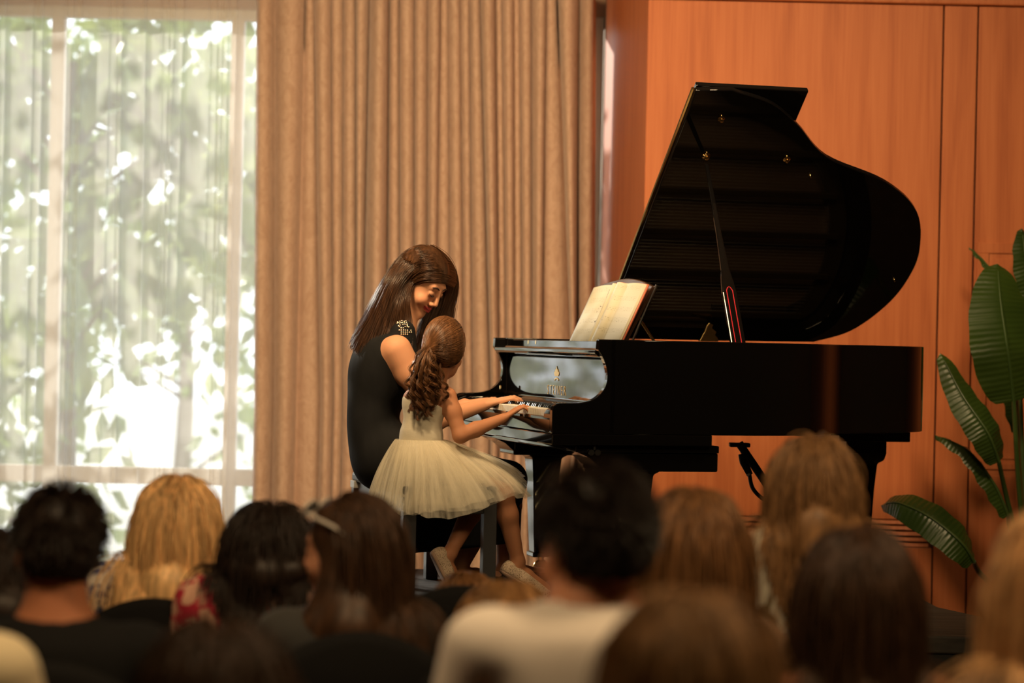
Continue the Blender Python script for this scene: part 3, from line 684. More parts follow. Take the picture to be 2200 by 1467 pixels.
# ------------------------------------------------------------------ implicit-surface body builder
def axis_(lo, hi, h, fine=()):
    out = [lo]
    while out[-1] < hi:
        s = h
        for a, b, hf in fine:
            if a <= out[-1] <= b: s = min(s, hf)
        out.append(out[-1] + s)
    return np.array(out, dtype=np.float32)
class Field:
    """smooth union of round cones and ellipsoids, meshed as one continuous skin by surface nets"""
    def __init__(s): s.p = []
    def rc(s, a, b, ra, rb=None, k=.02, op='add'):
        s.p.append(('rc', np.array(a, float), np.array(b, float), ra, ra if rb is None else rb, k, op)); return s
    def chain(s, pts, rs, k=.02):
        for i in range(len(pts) - 1): s.rc(pts[i], pts[i + 1], rs[i], rs[i + 1], k)
        return s
    def el(s, c, r, R=None, k=.02, op='add'):
        s.p.append(('el', np.array(c, float), np.array(r, float), np.eye(3) if R is None else np.array(R, float), None, k, op)); return s
    def cut(s, pt, n, k=.004):
        """remove the half space on the side n points to"""
        n = np.array(n, float); s.p.append(('pl', np.array(pt, float), n / np.linalg.norm(n), None, None, k, 'sub')); return s
    def bounds(s):
        lo = np.full(3, 9e9); hi = -lo
        for t, a, b, c, d, k, op in s.p:
            if op != 'add': continue
            if t == 'rc': r = max(c, d); q0 = np.minimum(a, b) - r; q1 = np.maximum(a, b) + r
            else: r = np.max(b); q0 = a - r; q1 = a + r
            lo = np.minimum(lo, q0); hi = np.maximum(hi, q1)
        return lo - .03, hi + .03
    def mesh(s, h, fine=((), (), ()), lo=None, hi=None):
        l0, h0 = s.bounds(); lo = l0 if lo is None else np.maximum(lo, l0); hi = h0 if hi is None else np.minimum(hi, h0)
        ax = [axis_(lo[i], hi[i], h, fine[i]) for i in range(3)]
        D = np.full((len(ax[0]), len(ax[1]), len(ax[2])), .5, dtype=np.float32)
        for t, a, b, c, d, k, op in s.p:
            if t == 'pl': sl = (slice(None),) * 3
            else:
                if t == 'rc': r = max(c, d); q0 = np.minimum(a, b) - r; q1 = np.maximum(a, b) + r
                else: r = np.max(b); q0 = a - r; q1 = a + r
                m = k + 2 * h
                sl = tuple(slice(max(0, np.searchsorted(ax[i], q0[i] - m) - 1), np.searchsorted(ax[i], q1[i] + m) + 1) for i in range(3))
            X = ax[0][sl[0]][:, None, None]; Y = ax[1][sl[1]][None, :, None]; Z = ax[2][sl[2]][None, None, :]
            if X.size == 0 or Y.size == 0 or Z.size == 0: continue
            if t == 'pl': dd = -((X - a[0]) * b[0] + (Y - a[1]) * b[1] + (Z - a[2]) * b[2])
            elif t == 'rc':
                v = b - a; vv = max(1e-9, v.dot(v))
                tt = np.clip(((X - a[0]) * v[0] + (Y - a[1]) * v[1] + (Z - a[2]) * v[2]) / vv, 0, 1)
                dd = np.sqrt((X - a[0] - tt * v[0]) ** 2 + (Y - a[1] - tt * v[1]) ** 2 + (Z - a[2] - tt * v[2]) ** 2) - (c + tt * (d - c))
            else:
                x, y, z = X - a[0], Y - a[1], Z - a[2]; R = c
                p = [(x * R[0, i] + y * R[1, i] + z * R[2, i]) for i in range(3)]
                k0 = np.sqrt(sum((p[i] / b[i]) ** 2 for i in range(3))); k1 = np.sqrt(sum((p[i] / b[i] ** 2) ** 2 for i in range(3))) + 1e-6
                dd = k0 * (k0 - 1) / k1
            A = D[sl]
            if op == 'add':
                hh = np.maximum(k - np.abs(A - dd), 0) / k; D[sl] = np.minimum(A, dd) - hh * hh * k / 4
            else:
                q = -dd; hh = np.maximum(k - np.abs(A - q), 0) / k; D[sl] = np.maximum(A, q) + hh * hh * k / 4
        return surface_nets(D, ax)
def surface_nets(D, ax):
    S = D < 0; nx, ny, nz = D.shape
    c = np.zeros((nx - 1, ny - 1, nz - 1), dtype=np.int8)
    for i in (0, 1):
        for j in (0, 1):
            for k in (0, 1): c += S[i:nx - 1 + i, j:ny - 1 + j, k:nz - 1 + k]
    I = np.argwhere((c > 0) & (c < 8)); idx = np.full(c.shape, -1, dtype=np.int32); idx[I[:, 0], I[:, 1], I[:, 2]] = np.arange(len(I))
    co = [(i, j, k) for i in (0, 1) for j in (0, 1) for k in (0, 1)]
    val = np.stack([D[I[:, 0] + a, I[:, 1] + b, I[:, 2] + d] for a, b, d in co], 1)
    pos = np.stack([np.stack([ax[0][I[:, 0] + a], ax[1][I[:, 1] + b], ax[2][I[:, 2] + d]], 1) for a, b, d in co], 1)
    acc = np.zeros((len(I), 3)); cnt = np.zeros(len(I))
    for e in range(8):
        for f in range(e + 1, 8):
            if sum(abs(co[e][q] - co[f][q]) for q in range(3)) != 1: continue
            m = (val[:, e] < 0) != (val[:, f] < 0); t = val[m, e] / (val[m, e] - val[m, f])
            acc[m] += pos[m, e] + (pos[m, f] - pos[m, e]) * t[:, None]; cnt[m] += 1
    V = acc / cnt[:, None]; Fs = []
    for a in range(3):
        u, w_ = [(1, 2), (2, 0), (0, 1)][a]
        s0 = [slice(None)] * 3; s1 = [slice(None)] * 3; s0[a] = slice(0, -1); s1[a] = slice(1, None)
        ch = S[tuple(s0)] != S[tuple(s1)]; E = np.argwhere(ch)
        m = (E[:, u] > 0) & (E[:, w_] > 0) & (E[:, u] < D.shape[u] - 1) & (E[:, w_] < D.shape[w_] - 1); E = E[m]
        q = []
        for du, dw in ((1, 1), (0, 1), (0, 0), (1, 0)):
            G = E.copy(); G[:, u] -= du; G[:, w_] -= dw; q.append(idx[G[:, 0], G[:, 1], G[:, 2]])
        F = np.stack(q, 1); flip = ~S[tuple(s0)][E[:, 0], E[:, 1], E[:, 2]]; F[flip] = F[flip][:, ::-1]; Fs.append(F)
    return V, np.concatenate(Fs)
def strands_mesh(Pth, r0, r1, flat=1.):
    """Pth (n,m,3) polylines -> three-sided tubes tapering r0 -> r1"""
    n, m, _ = Pth.shape; T = np.gradient(Pth, axis=1); T /= np.linalg.norm(T, axis=2)[..., None] + 1e-9
    ref = np.array([.31, .87, .38]); A = np.cross(T, ref); A /= np.linalg.norm(A, axis=2)[..., None] + 1e-9; B = np.cross(T, A)
    t = np.linspace(0, 1, m)[None, :, None]; r = r0 + (r1 - r0) * t
    V = np.stack([Pth + (A * math.cos(q) + B * math.sin(q) * flat) * r for q in (0, 2.094, 4.189)], 2)
    base = (np.arange(n)[:, None] * m + np.arange(m - 1)[None, :]) * 3
    F = np.concatenate([np.stack([base + a, base + b, base + 3 + b, base + 3 + a], -1).reshape(-1, 4) for a, b in ((0, 1), (1, 2), (2, 0))])
    return V.reshape(-1, 3), F
def join(parts):
    V = []; F = []; o = 0
    for v, f in parts: V.append(v); F.append(np.asarray(f) + o); o += len(v)
    return np.concatenate(V), np.concatenate(F)
def basis(fwd, up=(0, 0, 1), tilt=0.):
    """columns right, forward, up of a head looking along fwd"""
    f = np.array(fwd, float); f /= np.linalg.norm(f); r = np.cross(f, np.array(up, float)); r /= np.linalg.norm(r); u = np.cross(r, f)
    c, s = math.cos(tilt), math.sin(tilt)
    return np.stack([r * c + u * s, f, u * c - r * s], 1)
def head(F, c, R, s=1., ears=True, face=True, smile=.006, jaw=1., mw=1.):
    """head with cranium, cheeks, jaw, nose, brow, lids, lips, ears in the frame R at c"""
    L = lambda *p: np.array(c) + R @ (np.array(p) * s)
    e = lambda p, r, k=.02, op='add': F.el(L(*p), np.array(r) * s, R, k * s, op)
    e((0, -.012, .032), (.076, .095, .086)); e((0, .030, -.035), (.063 * jaw, .062, .085), .03); e((0, .046, -.088), (.040 * jaw, .040, .030), .03)
    if face:
        e((0, .080, -.107), (.016, .014, .014), .02)
        F.rc(L(-.034, .078, .024), L(.034, .078, .024), .013 * s, k=.02 * s)
        for q in (-1, 1):
            e((q * .031, .105, .001), (.017, .014, .011), .012, 'sub')
            e((q * .031, .083, -.003), (.0155, .0125, .0125), .004)
            e((q * .040, .066, -.045), (.026, .024, .024), .02)
            e((q * .0125, .100, -.043), (.0085, .010, .008), .006)
        F.rc(L(0, .094, .012), L(0, .1105, -.035), .0075 * s, .0108 * s, k=.012 * s)
        for q in (-1, 1):
            F.rc(L(0, .100, -.066), L(q * .014, .0965, -.0655), .0046 * s, .0042 * s, k=.006 * s)
            F.rc(L(q * .014, .0965, -.0655), L(q * .0265 * mw, .085, -.068 + smile), .005 * s, .003 * s, k=.004 * s)
            F.rc(L(0, .099, -.0775), L(q * .013, .0955, -.077), .0054 * s, .0050 * s, k=.006 * s)
            F.rc(L(q * .013, .0955, -.077), L(q * .0255 * mw, .085, -.0685 + smile), .0055 * s, .003 * s, k=.004 * s)
    if ears:
        for q in (-1, 1):
            e((q * .079, -.004, -.010), (.008, .019, .031), .008); e((q * .086, .0, -.008), (.006, .010, .018), .006, 'sub')
    return L
def hand(F, wrist, fwd, up, side, s=1., curl=.5, spread=1., thumb=True):
    """side +1: thumb lies to the +right of (fwd x up); five separate fingers with knuckle bends. returns finger tips and nail points"""
    f = np.array(fwd, float); f /= np.linalg.norm(f); r = np.cross(f, np.array(up, float)); r /= np.linalg.norm(r); u = np.cross(r, f); r = r * side
    w = np.array(wrist, float); Q = lambda a, b, c: w + (r * a + f * b + u * c) * s
    for a, b in ((-.026, .078), (-.009, .084), (.008, .085), (.024, .082)): F.rc(Q(a * .6, .012, 0), Q(a, b, .004), .0125 * s, .0105 * s, k=.012 * s)
    nails = []
    for a, b, l in ((-.028, .078, .80), (-.0095, .085, .97), (.0095, .087, 1.05), (.028, .083, .95)):
        p = Q(a, b, .004); ang = -.10 + .25 * (1 - curl)
        d = f * math.cos(ang) + u * math.sin(ang) + r * a * 4.5 * spread; d /= np.linalg.norm(d)
        pts = [p]
        for seg, bend in ((.042, 0), (.026, .55), (.021, .50)):
            an = bend * curl * 1.6; ax_ = np.cross(d, u); ax_ /= np.linalg.norm(ax_); d = d * math.cos(an) + np.cross(ax_, d) * -math.sin(an); d /= np.linalg.norm(d)
            pts.append(pts[-1] + d * seg * l * s)
        F.chain(pts, [.0095 * s, .0085 * s, .0075 * s, .0062 * s], k=.003 * s); nl = np.cross(r * side, d); nl = nl if nl.dot(u) > 0 else -nl
        nails.append(pts[-1] - d * .001 * s + nl * .005 * s)
    if thumb:
        p = Q(.020, .018, -.006); q = Q(.045, .050, -.012); t = Q(.052, .083, -.014); F.chain([p, q, t, Q(.050, .103, -.018)], [.014 * s, .0115 * s, .009 * s, .007 * s], k=.010 * s); nails.append(Q(.052, .100, -.010))
    return nails
def sim_hair(roots, dirs, steps, h, colliders, grav=(0, 0, -1), stiff=.82, lens=None, noise=0., seed=0, curl=0., floor=None):
    """strands pushed out of ellipsoid / capsule colliders while they fall"""
    g = np.random.default_rng(seed); P_ = roots.copy(); d = dirs.copy(); out = [P_.copy()]; n = len(P_)
    G = np.array(grav, float); off = g.uniform(0, 1, n); wob = g.normal(0, 1, (n, 3)); ph = g.uniform(0, 6.28, n); ln = np.ones(n) if lens is None else lens
    for k in range(steps):
        d = d * stiff + G * (1 - stiff) + wob * noise * math.sin(k * .7) ; d /= np.linalg.norm(d, axis=1)[:, None]
        st = d * h * ln[:, None]
        if curl: st = st + np.stack([np.cos(ph + k * 1.1), np.sin(ph + k * 1.1), 0 * ph], 1) * curl
        P_ = P_ + st
        for col in colliders:
            if col[0] == 'el':
                _, c, r, R, inf = col; rr = r * (1 + inf * off)[:, None]
                q = (P_ - c) @ R; m = np.sqrt(((q / rr) ** 2).sum(1)); ins = m < 1
                if ins.any():
                    q2 = q[ins] / m[ins][:, None]; P_[ins] = c + q2 @ R.T
            else:
                _, a, b, r, inf = col; v = b - a; t = np.clip(((P_ - a) @ v) / v.dot(v), 0, 1); cpt = a + t[:, None] * v; e = P_ - cpt; dd = np.linalg.norm(e, axis=1); rr = r + inf * off
                ins = dd < rr
                if ins.any(): P_[ins] = cpt[ins] + e[ins] / dd[ins][:, None] * rr[ins][:, None]
        d2 = P_ - out[-1]; l2 = np.linalg.norm(d2, axis=1)[:, None] + 1e-9; d = d2 / l2; out.append(P_.copy())
    return np.stack(out, 1)
m_skin = attr_mat('skin', .60, sss=.10, spec=.28)
def hair_mat(name, col, rough=.38):
    m = MAT(name, col, rough, spec=.32); n, l, b = nodes(m)
    tc = n.new('ShaderNodeTexCoord'); no = n.new('ShaderNodeTexNoise'); no.inputs['Scale'].default_value = 55; no.inputs['Detail'].default_value = 2
    hs = n.new('ShaderNodeHueSaturation'); hs.inputs['Color'].default_value = (*col, 1); mr = n.new('ShaderNodeMapRange')
    mr.inputs['From Min'].default_value = .3; mr.inputs['From Max'].default_value = .7; mr.inputs['To Min'].default_value = .6; mr.inputs['To Max'].default_value = 1.5
    mp = n.new('ShaderNodeMapping'); mp.inputs['Scale'].default_value = (1.4, 1.4, .07); l.new(tc.outputs['Object'], mp.inputs[0]); l.new(mp.outputs[0], no.inputs[0]); l.new(no.outputs[0], mr.inputs[0]); l.new(mr.outputs[0], hs.inputs['Value']); l.new(hs.outputs[0], b.inputs['Base Color'])
    return m
# ------------------------------------------------------------------ the two players on the bench
def player_frame(u, v):
    rz = TH - math.pi / 2; o = L2W(u, v, 0)
    ri = np.array([math.sin(TH), -math.cos(TH), 0]); fo = np.array([math.cos(TH), math.sin(TH), 0]); Rm = np.stack([ri, fo, np.array([0, 0, 1.])], 1); oo = np.array(o)
    def Wp(px, py, x):
        """local point on the player's plane x = const seen at a pixel"""
        d = np.array(P(px, py, 1.)) - np.array((0, 0, CAMZ)); c = Rm.T @ (np.array((0, 0, CAMZ)) - oo); dl = Rm.T @ d
        return _hit(c, dl, x)
    def _hit(c, dl, x): return c + dl * ((x - c[0]) / dl[0])
    return o, rz, Rm, Wp
def to_local(Rm, v): return Rm.T @ np.array(v, float)
SKIN_W = np.array((.56, .27, .155)); SKIN_G = np.array((.47, .205, .105))
# ---- woman
wo_, wrz, wR, WW = player_frame(-.36, .98)
wm_ = thing('person', 'woman in black sleeveless dress leaning over the girl at the keyboard', 'person', wo_, wrz)
hc = WW(907, 603, .01)
hRw = basis(to_local(wR, (.70, -.44, -.62)), to_local(wR, (.10, 0, 1)))
HS = 1.0
B = Field(); Lh = head(B, hc, hRw, HS, smile=.012, mw=1.15)
nb = WW(853, 716, 0.0); chest = WW(806, 805, 0.); waist = WW(800, 905, 0.); pel = WW(818, 985, 0.)
B.rc(Lh(0, -.035, -.05), nb, .052, .055, .03)
shR, shL = WW(852, 752, .165), WW(852, 746, -.165)
elR = WW(938, 902, .20); elL = WW(935, 900, -.26)
wrR = WW(1042, 869, .13); wrL = WW(998, 868, -.20)
def torso(F, inf=0., kk=.09):
    F.el((0, chest[1], chest[2]), (.150 + inf, .098 + inf, .13 + inf), None, kk); F.el((0, waist[1], waist[2]), (.122 + inf, .092 + inf, .13 + inf), None, kk)
    F.el((0, pel[1] + .01, pel[2] - .01), (.160 + inf, .115 + inf, .115 + inf), None, kk)
    F.rc((-.12, shR[1] - .015, shR[2] - .01), (.12, shR[1] - .015, shR[2] - .01), .054 + inf, None, kk); F.rc((0, shR[1], shR[2]), nb, .06 + inf, .050 + inf, kk)
    F.el((0, chest[1] + .065, chest[2] - .03), (.115 + inf, .06 + inf, .065 + inf), None, kk)
torso(B)
for sh, el_, wr in ((shR, elR, wrR), (shL, elL, wrL)): B.chain([sh, sh + (el_ - sh) * .35, el_], [.060, .052, .039], .025); B.chain([el_, el_ + (wr - el_) * .3, wr], [.037, .037, .024], .02)
nails = hand(B, wrR, to_local(wR, (ux[0], ux[1], .22)), (0, 0, 1), -1, .97, .62, 1.3); nails += hand(B, wrL, to_local(wR, (ux[0], ux[1], .16)), (0, 0, 1), 1, .97, .6, 1.3)
hipR, hipL = np.array((.085, pel[1] + .03, .53)), np.array((-.085, pel[1] + .03, .53))
knR, knL = WW(1078, 1032, .085), WW(1092, 1030, -.09)
anR, anL = WW(984, 1272, .04), WW(1085, 1240, -.10); anR[2] = max(anR[2], .075); anL[2] = .075
for hp, kn, an in ((hipR, knR, anR), (hipL, knL, anL)):
    B.chain([hp, kn], [.082, .056], .04); B.chain([kn, kn + (an - kn) * .3, an], [.053, .054, .034], .03)
    tip = an + np.array((0, .16, -.035)); B.chain([an + np.array((0, -.02, -.03)), an + np.array((0, .07, -.035)), tip], [.032, .032, .022], .02)
V, Fc = B.mesh(.0065, (((hc[0] - .11, hc[0] + .12, .0030),), ((hc[1] - .10, hc[1] + .15, .0030), (wrL[1] - .02, wrR[1] + .22, .0034)), ((hc[2] - .13, hc[2] + .06, .0028), (wrR[2] - .05, wrR[2] + .06, .0034))))
def face_tint(V, c, R, s, skin, lips, brow, tint):
    q = ((V - c) @ R) / s
    ax_ = np.abs(q[:, 0])
    zc = np.where(ax_ < .032, -.0722 + .012 * np.clip(ax_ / .031, 0, 1) ** 2, 9)
    lp = (np.abs(q[:, 2] - zc) < .0115 * (1 - .75 * (ax_ / .032) ** 2)) & (q[:, 1] > .082); tint[lp] = lips
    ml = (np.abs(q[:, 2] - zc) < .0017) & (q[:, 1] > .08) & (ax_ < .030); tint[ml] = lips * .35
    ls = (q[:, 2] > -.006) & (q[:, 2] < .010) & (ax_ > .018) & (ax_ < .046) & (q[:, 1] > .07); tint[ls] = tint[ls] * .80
    ck = np.exp(-((ax_ - .042) ** 2 + (q[:, 2] + .04) ** 2) / .0004) * (q[:, 1] > .03); tint += ck[:, None] * np.array((.04, -.02, -.015))
    return tint
T = np.tile(SKIN_W, (len(V), 1)); T = face_tint(V, hc, hRw, HS, SKIN_W, np.array((.42, .05, .05)), np.array((.06, .03, .018)), T)
for nl in nails: T[np.linalg.norm(V - nl, axis=1) < .0062] = (.35, .02, .04)
np_mesh('body', V, Fc, m_skin, wm_, True, T)
def on_face(V, c, R, s, pts, lift=.001):
    q = ((V - c) @ R) / s; out = []
    for x, z in pts:
        m = (np.abs(q[:, 0] - x) < .0045) & (np.abs(q[:, 2] - z) < .0045) & (q[:, 1] > .03)
        y = q[m, 1].max() if m.any() else .08
        out.append(c + R @ (np.array((x, y + lift, z)) * s))
    return out
m_brow = MAT('brow_hair', (.035, .016, .010), .6)
for q_ in (-1, 1):
    MB().tube(smoothpath(on_face(V, hc, hRw, HS, [(q_ * .013, .0225), (q_ * .026, .0285), (q_ * .039, .0300), (q_ * .051, .0235)]), 4), [.0017 + .0009 * math.sin(math.pi * k / 12) for k in range(13)], 6).build('eyebrow', m_brow, wm_, smooth=True)
    MB().tube(smoothpath(on_face(V, hc, hRw, HS, [(q_ * .0165, -.0075), (q_ * .024, -.0095), (q_ * .034, -.0105), (q_ * .043, -.0075), (q_ * .050, -.0030)], .0014), 4), [.0011 + .0015 * math.sin(math.pi * k / 16) for k in range(17)], 6).build('eyelash', m_brow, wm_, smooth=True)
# dress
m_dress = noise_mix(MAT('black_crepe', rough=.85, spec=.25), (.004, .004, .0045), (.008, .008, .009), (12, 12, 4), bump=.25, nscale=1.)
Dr = Field(); torso(Dr, .008)
for hp, kn in ((hipR, knR), (hipL, knL)): Dr.chain([hp, kn], [.100, .072], .06)
for t, zb in ((.1, .16), (.35, .13), (.6, .11), (.8, .10), (1.0, .10)):
    for hp, kn, x in ((hipR, knR, .06), (hipL, knL, -.07)):
        p = hp + (kn - hp) * t; q = np.array((p[0], p[1] - .01 * t, zb)); Dr.rc(p, q, .06, .055 + .012 * math.sin(t * 9 + x * 30), .05)
Dr.chain([nb + np.array((.02, .02, -.02)), WW(868, 712, .125), WW(880, 760, .135)], [.035, .032, .03], .05); Dr.cut((0, 0, .135), (0, .10, -1)); Dr.el(Lh(0, -.02, -.14), (.075, .085, .07), None, .01, 'sub')
V, Fc = Dr.mesh(.008); np_mesh('dress', V, Fc, m_dress, wm_, True)
# beaded shoulder trim
m_bead = MAT('metal_bead', (.75, .55, .40), .3, metal=.9); g = np.random.default_rng(5); bd = MB()
for i in range(40):
    p = WW(858 + (i % 6) * 4.2 + g.uniform(-1.2, 1.2) + (i // 6) * 1.5, 688 + (i // 6) * 5 + g.uniform(-1.5, 1.5), .20); dv = V - p; dv[:, 0] *= .15; p = V[np.argmin((dv ** 2).sum(1))]
    bd.lathe([(0, -.003), (.003, -.0015), (.003, .0015), (0, .003)], tuple(p + np.array((.001, 0, 0))), 6, 'x')
bd.build('beaded_trim', m_bead, wm_)['kind'] = 'stuff'
# shoes
Sh = MB()
for an in (anR, anL):
    F2 = Field(); F2.chain([an + np.array((0, -.025, -.035)), an + np.array((0, .07, -.045)), an + np.array((0, .165, -.048))], [.034, .036, .026], .02); F2.cut((0, 0, .004), (0, 0, -1)); F2.cut(an + np.array((0, .03, -.012)), (0, -.15, 1)); V, Fc = F2.mesh(.007); np_mesh('shoe', V, Fc, m_dress, wm_, True)
# hair: base volume plus strands along guides
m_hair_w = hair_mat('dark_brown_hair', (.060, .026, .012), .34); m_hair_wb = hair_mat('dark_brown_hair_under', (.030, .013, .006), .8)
GW = [  # near-side guides: (px, py, x)
 [(975, 615, -.035), (953, 605, .020), (915, 601, .075), (886, 611, .094), (874, 640, .098), (877, 685, .108), (882, 725, .145), (878, 765, .178)],
 [(979, 607, -.030), (957, 598, .020), (918, 594, .076), (885, 605, .094), (869, 642, .094), (873, 690, .100), (870, 730, .130), (868, 775, .165)],
 [(978, 592, -.030), (945, 580, .028), (905, 582, .078), (874, 606, .094), (858, 650, .092), (848, 700, .100), (842, 745, .130), (838, 790, .150)],
 [(972, 568, -.028), (930, 562, .030), (888, 574, .075), (856, 610, .088), (838, 655, .085), (822, 700, .085), (808, 745, .090), (800, 785, .095)],
 [(955, 545, -.025), (915, 546, .025), (873, 566, .062), (843, 606, .070), (822, 652, .065), (802, 698, .060), (785, 735, .060), (774, 765, .060)],
 [(932, 529, -.02), (897, 535, .015), (862, 560, .040), (834, 602, .045), (810, 650, .035), (788, 695, .025), (768, 725, .015), (757, 748, .010)],
 [(910, 525, -.02), (878, 536, -.01), (851, 562, .0), (826, 603, .0), (802, 650, -.01), (780, 690, -.02), (765, 720, -.03), (757, 742, -.03)],
]
GF = [  # far-side guides
 [(925, 528, -.025), (955, 548, -.050), (974, 580, -.075), (978, 612, -.085), (974, 645, -.090), (968, 680, -.090), (962, 715, -.085), (955, 750, -.080)],
 [(940, 535, -.03), (964, 565, -.055), (977, 600, -.080), (972, 632, -.092), (960, 665, -.095), (948, 700, -.090), (935, 740, -.080), (925, 775, -.070)],
 [(915, 527, -.03), (940, 555, -.075), (952, 600, -.095), (945, 645, -.100), (930, 685, -.095), (915, 720, -.08), (902, 755, -.06), (895, 790, -.04)],
 [(895, 535, -.03), (915, 570, -.085), (920, 620, -.100), (915, 665, -.10), (905, 700, -.085), (896, 735, -.06), (890, 770, -.03), (884, 800, -.00)],
]
def guide_strands(guides, W_, n, seed, jit=.004, k=5, tail=.25, skull=None):
    g = np.random.default_rng(seed)
    if skull: GP = np.array([smoothpath([skull(*q) if j < 5 else W_(*q) for j, q in enumerate(gd)], k) for gd in guides])
    else: GP = np.array([smoothpath([W_(*q) for q in gd], k) for gd in guides])
    m = GP.shape[1]
    a = g.uniform(0, len(guides) - 1 - 1e-6, n); i = a.astype(int); t = (a - i)[:, None, None]; S_ = GP[i] * (1 - t) + GP[i + 1] * t
    ln = g.uniform(1 - tail, 1.04, n)
    idx = np.clip(np.linspace(0, 1, m)[None, :] * ln[:, None], 0, 1) * (m - 1); lo_ = np.minimum(idx.astype(int), m - 2); fr = (idx - lo_)[..., None]
    S_ = S_[np.arange(n)[:, None], lo_] * (1 - fr) + S_[np.arange(n)[:, None], lo_ + 1] * fr
    tt = np.linspace(0, 1, m)[None, :, None]; dv = g.normal(0, jit, (n, 1, 3)) * (.6 + 1.6 * tt); wv = np.sin(tt * g.uniform(4, 9, (n, 1, 1)) + g.uniform(0, 6, (n, 1, 1))) * g.normal(0, jit * .6, (n, 1, 3)) * tt
    cl = g.integers(0, 40, n); cv = np.random.default_rng(seed + 1).normal(0, jit * 1.3, (40, 1, 3))[cl] * tt
    return S_ + dv + wv + cv
def push_out(S_, c, R, r, inf, seed):
    g = np.random.default_rng(seed); off = (1 + inf * g.uniform(0, 1, (len(S_), 1, 1))) ; q = (S_ - c) @ R; rr = r * off; m = np.sqrt(((q / rr) ** 2).sum(-1, keepdims=True))
    return np.where(m < 1, c + (q / np.maximum(m, 1e-6)) @ R.T, S_)
HB = Field(); Lw = lambda *p: hc + hRw @ (np.array(p) * HS)
HB.el(Lw(0, -.018, .036), np.array((.079, .096, .087)) * HS, hRw, .02)
for gd in GW[2:]: HB.chain([WW(px + 6, py + 4, x * .75 - .022) for px, py, x in gd[2:7]], [.022, .022, .020, .016, .010], .012)
HB.el(Lw(0, .088, -.052), np.array((.076, .088, .092)) * HS, hRw, .012, 'sub')
parts = [HB.mesh(.006)]
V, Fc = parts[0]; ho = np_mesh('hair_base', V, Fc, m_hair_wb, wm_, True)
er_ = np.array((.087, .105, .096)) * HS; ec_ = Lw(0, -.018, .036)
def on_skull(px, py, x):
    """where the sight line through a pixel meets the near side of the head of hair, else the plane x"""
    p1 = WW(px, py, x); p0 = WW(px, py, x + .6) ; d = p1 - p0; d /= np.linalg.norm(d); rr = er_ * 1.02
    o = ((p0 - ec_) @ hRw) / rr; e = (d @ hRw) / rr; a, b, c = e.dot(e), 2 * o.dot(e), o.dot(o) - 1; D_ = b * b - 4 * a * c
    if D_ > 0: return p0 + d * ((-b - math.sqrt(D_)) / (2 * a))
    q = o + e * (-b / (2 * a)); l_ = np.linalg.norm(q)
    return p1 if l_ > 1.12 else ec_ + (q / l_ * rr) @ hRw.T
parts = [strands_mesh(push_out(guide_strands(GW, WW, 5600, 1, .0030, 5, .42, on_skull), ec_, hRw, er_, .06, 1), .0010, .0005), strands_mesh(push_out(guide_strands(GF, WW, 1100, 2, .004), ec_, hRw, er_, .06, 2), .0011, .0006)]
V, Fc = join(parts); np_mesh('hair', V, Fc, m_hair_w, wm_, True)
# ---- girl
go_, grz, gR, WG = player_frame(-.30, .50)
gl = thing('person', 'girl with curly ponytail and cream tulle dress sitting at the keyboard', 'person', go_, grz)
ghc = WG(955, 747, .02); gRh = basis(to_local(gR, (.12, .96, -.20)), (0, 0, 1)); GS = .90
C = Field(); Lg = head(C, ghc, gRh, GS, smile=.002)
gnb = WG(934, 836, .01); gch = WG(912, 868, .0); gwa = WG(905, 940, .0); gpe = WG(906, 1000, .0)
gshR, gshL = WG(962, 851, .055), WG(884, 857, -.06)
gfd = to_local(gR, (.52, .85, 0)); gRt = basis(gfd)
C.rc(Lg(0, -.030, -.055), gnb, .034, .036, .02)
def gtorso(F, inf=0.):
    F.el(gch, (.086 + inf, .064 + inf, .085 + inf), gRt, .04); F.el(gwa, (.082 + inf, .068 + inf, .09 + inf), gRt, .04); F.el(gpe, (.10 + inf, .085 + inf, .07 + inf), gRt, .04)
    F.rc(gshL + (gshR - gshL) * .15, gshL + (gshR - gshL) * .85, .030 + inf, None, .03)
gtorso(C); C.rc((gshL + gshR) / 2, gnb, .036, .034, .03)
gelR, gwrR = WG(989, 936, .10), WG(1082, 898, .07)
gelL, gwrL = WG(905, 940, -.18), WG(945, 985, -.15)
C.chain([gshR, gshR + (gelR - gshR) * .4, gelR], [.034, .031, .0265], .02); C.chain([gelR, gelR + (gwrR - gelR) * .35, gwrR], [.028, .0285, .0185], .015)
C.chain([gshL, gelL], [.032, .026], .02); C.chain([gelL, gwrL], [.026, .018], .015)
hand(C, gwrR, to_local(gR, (ux[0], ux[1] + .05, .60)), (0, 0, 1), -1, .72, .85, 1.0); hand(C, gwrL, (.2, 1, -.1), (0, 0, 1), 1, .68, .5)
ghR, ghL = np.array((.05, gpe[1] + .02, .505)), np.array((-.06, gpe[1] + .02, .505))
gkR, gkL = WG(1080, 1062, .07), WG(1030, 1064, -.08)
gaR, gaL = WG(1113, 1207, .05), WG(966, 1190, .02)
for hp, kn, an in ((ghR, gkR, gaR), (ghL, gkL, gaL)): C.chain([hp, kn], [.060, .043], .03); C.chain([kn, kn + (an - kn) * .3, an], [.041, .040, .025], .02)
ftR = [WG(1104, 1222, .05), WG(1130, 1236, .05), WG(1172, 1262, .05)]; ftL = [WG(953, 1198, .02), WG(965, 1226, .02), WG(990, 1275, .02)]
for an, ft in ((gaR, ftR), (gaL, ftL)): C.chain([an, ft[0]], [.025, .027], .02); C.chain(ft, [.027, .026, .018], .015)
V, Fc = C.mesh(.0055, ((), ((gwrR[1] - .02, gwrR[1] + .15, .0032),), ((gwrR[2] - .04, gwrR[2] + .05, .003),)))
T = np.tile(SKIN_G, (len(V), 1)); np_mesh('body', V, Fc, m_skin, gl, True, T)
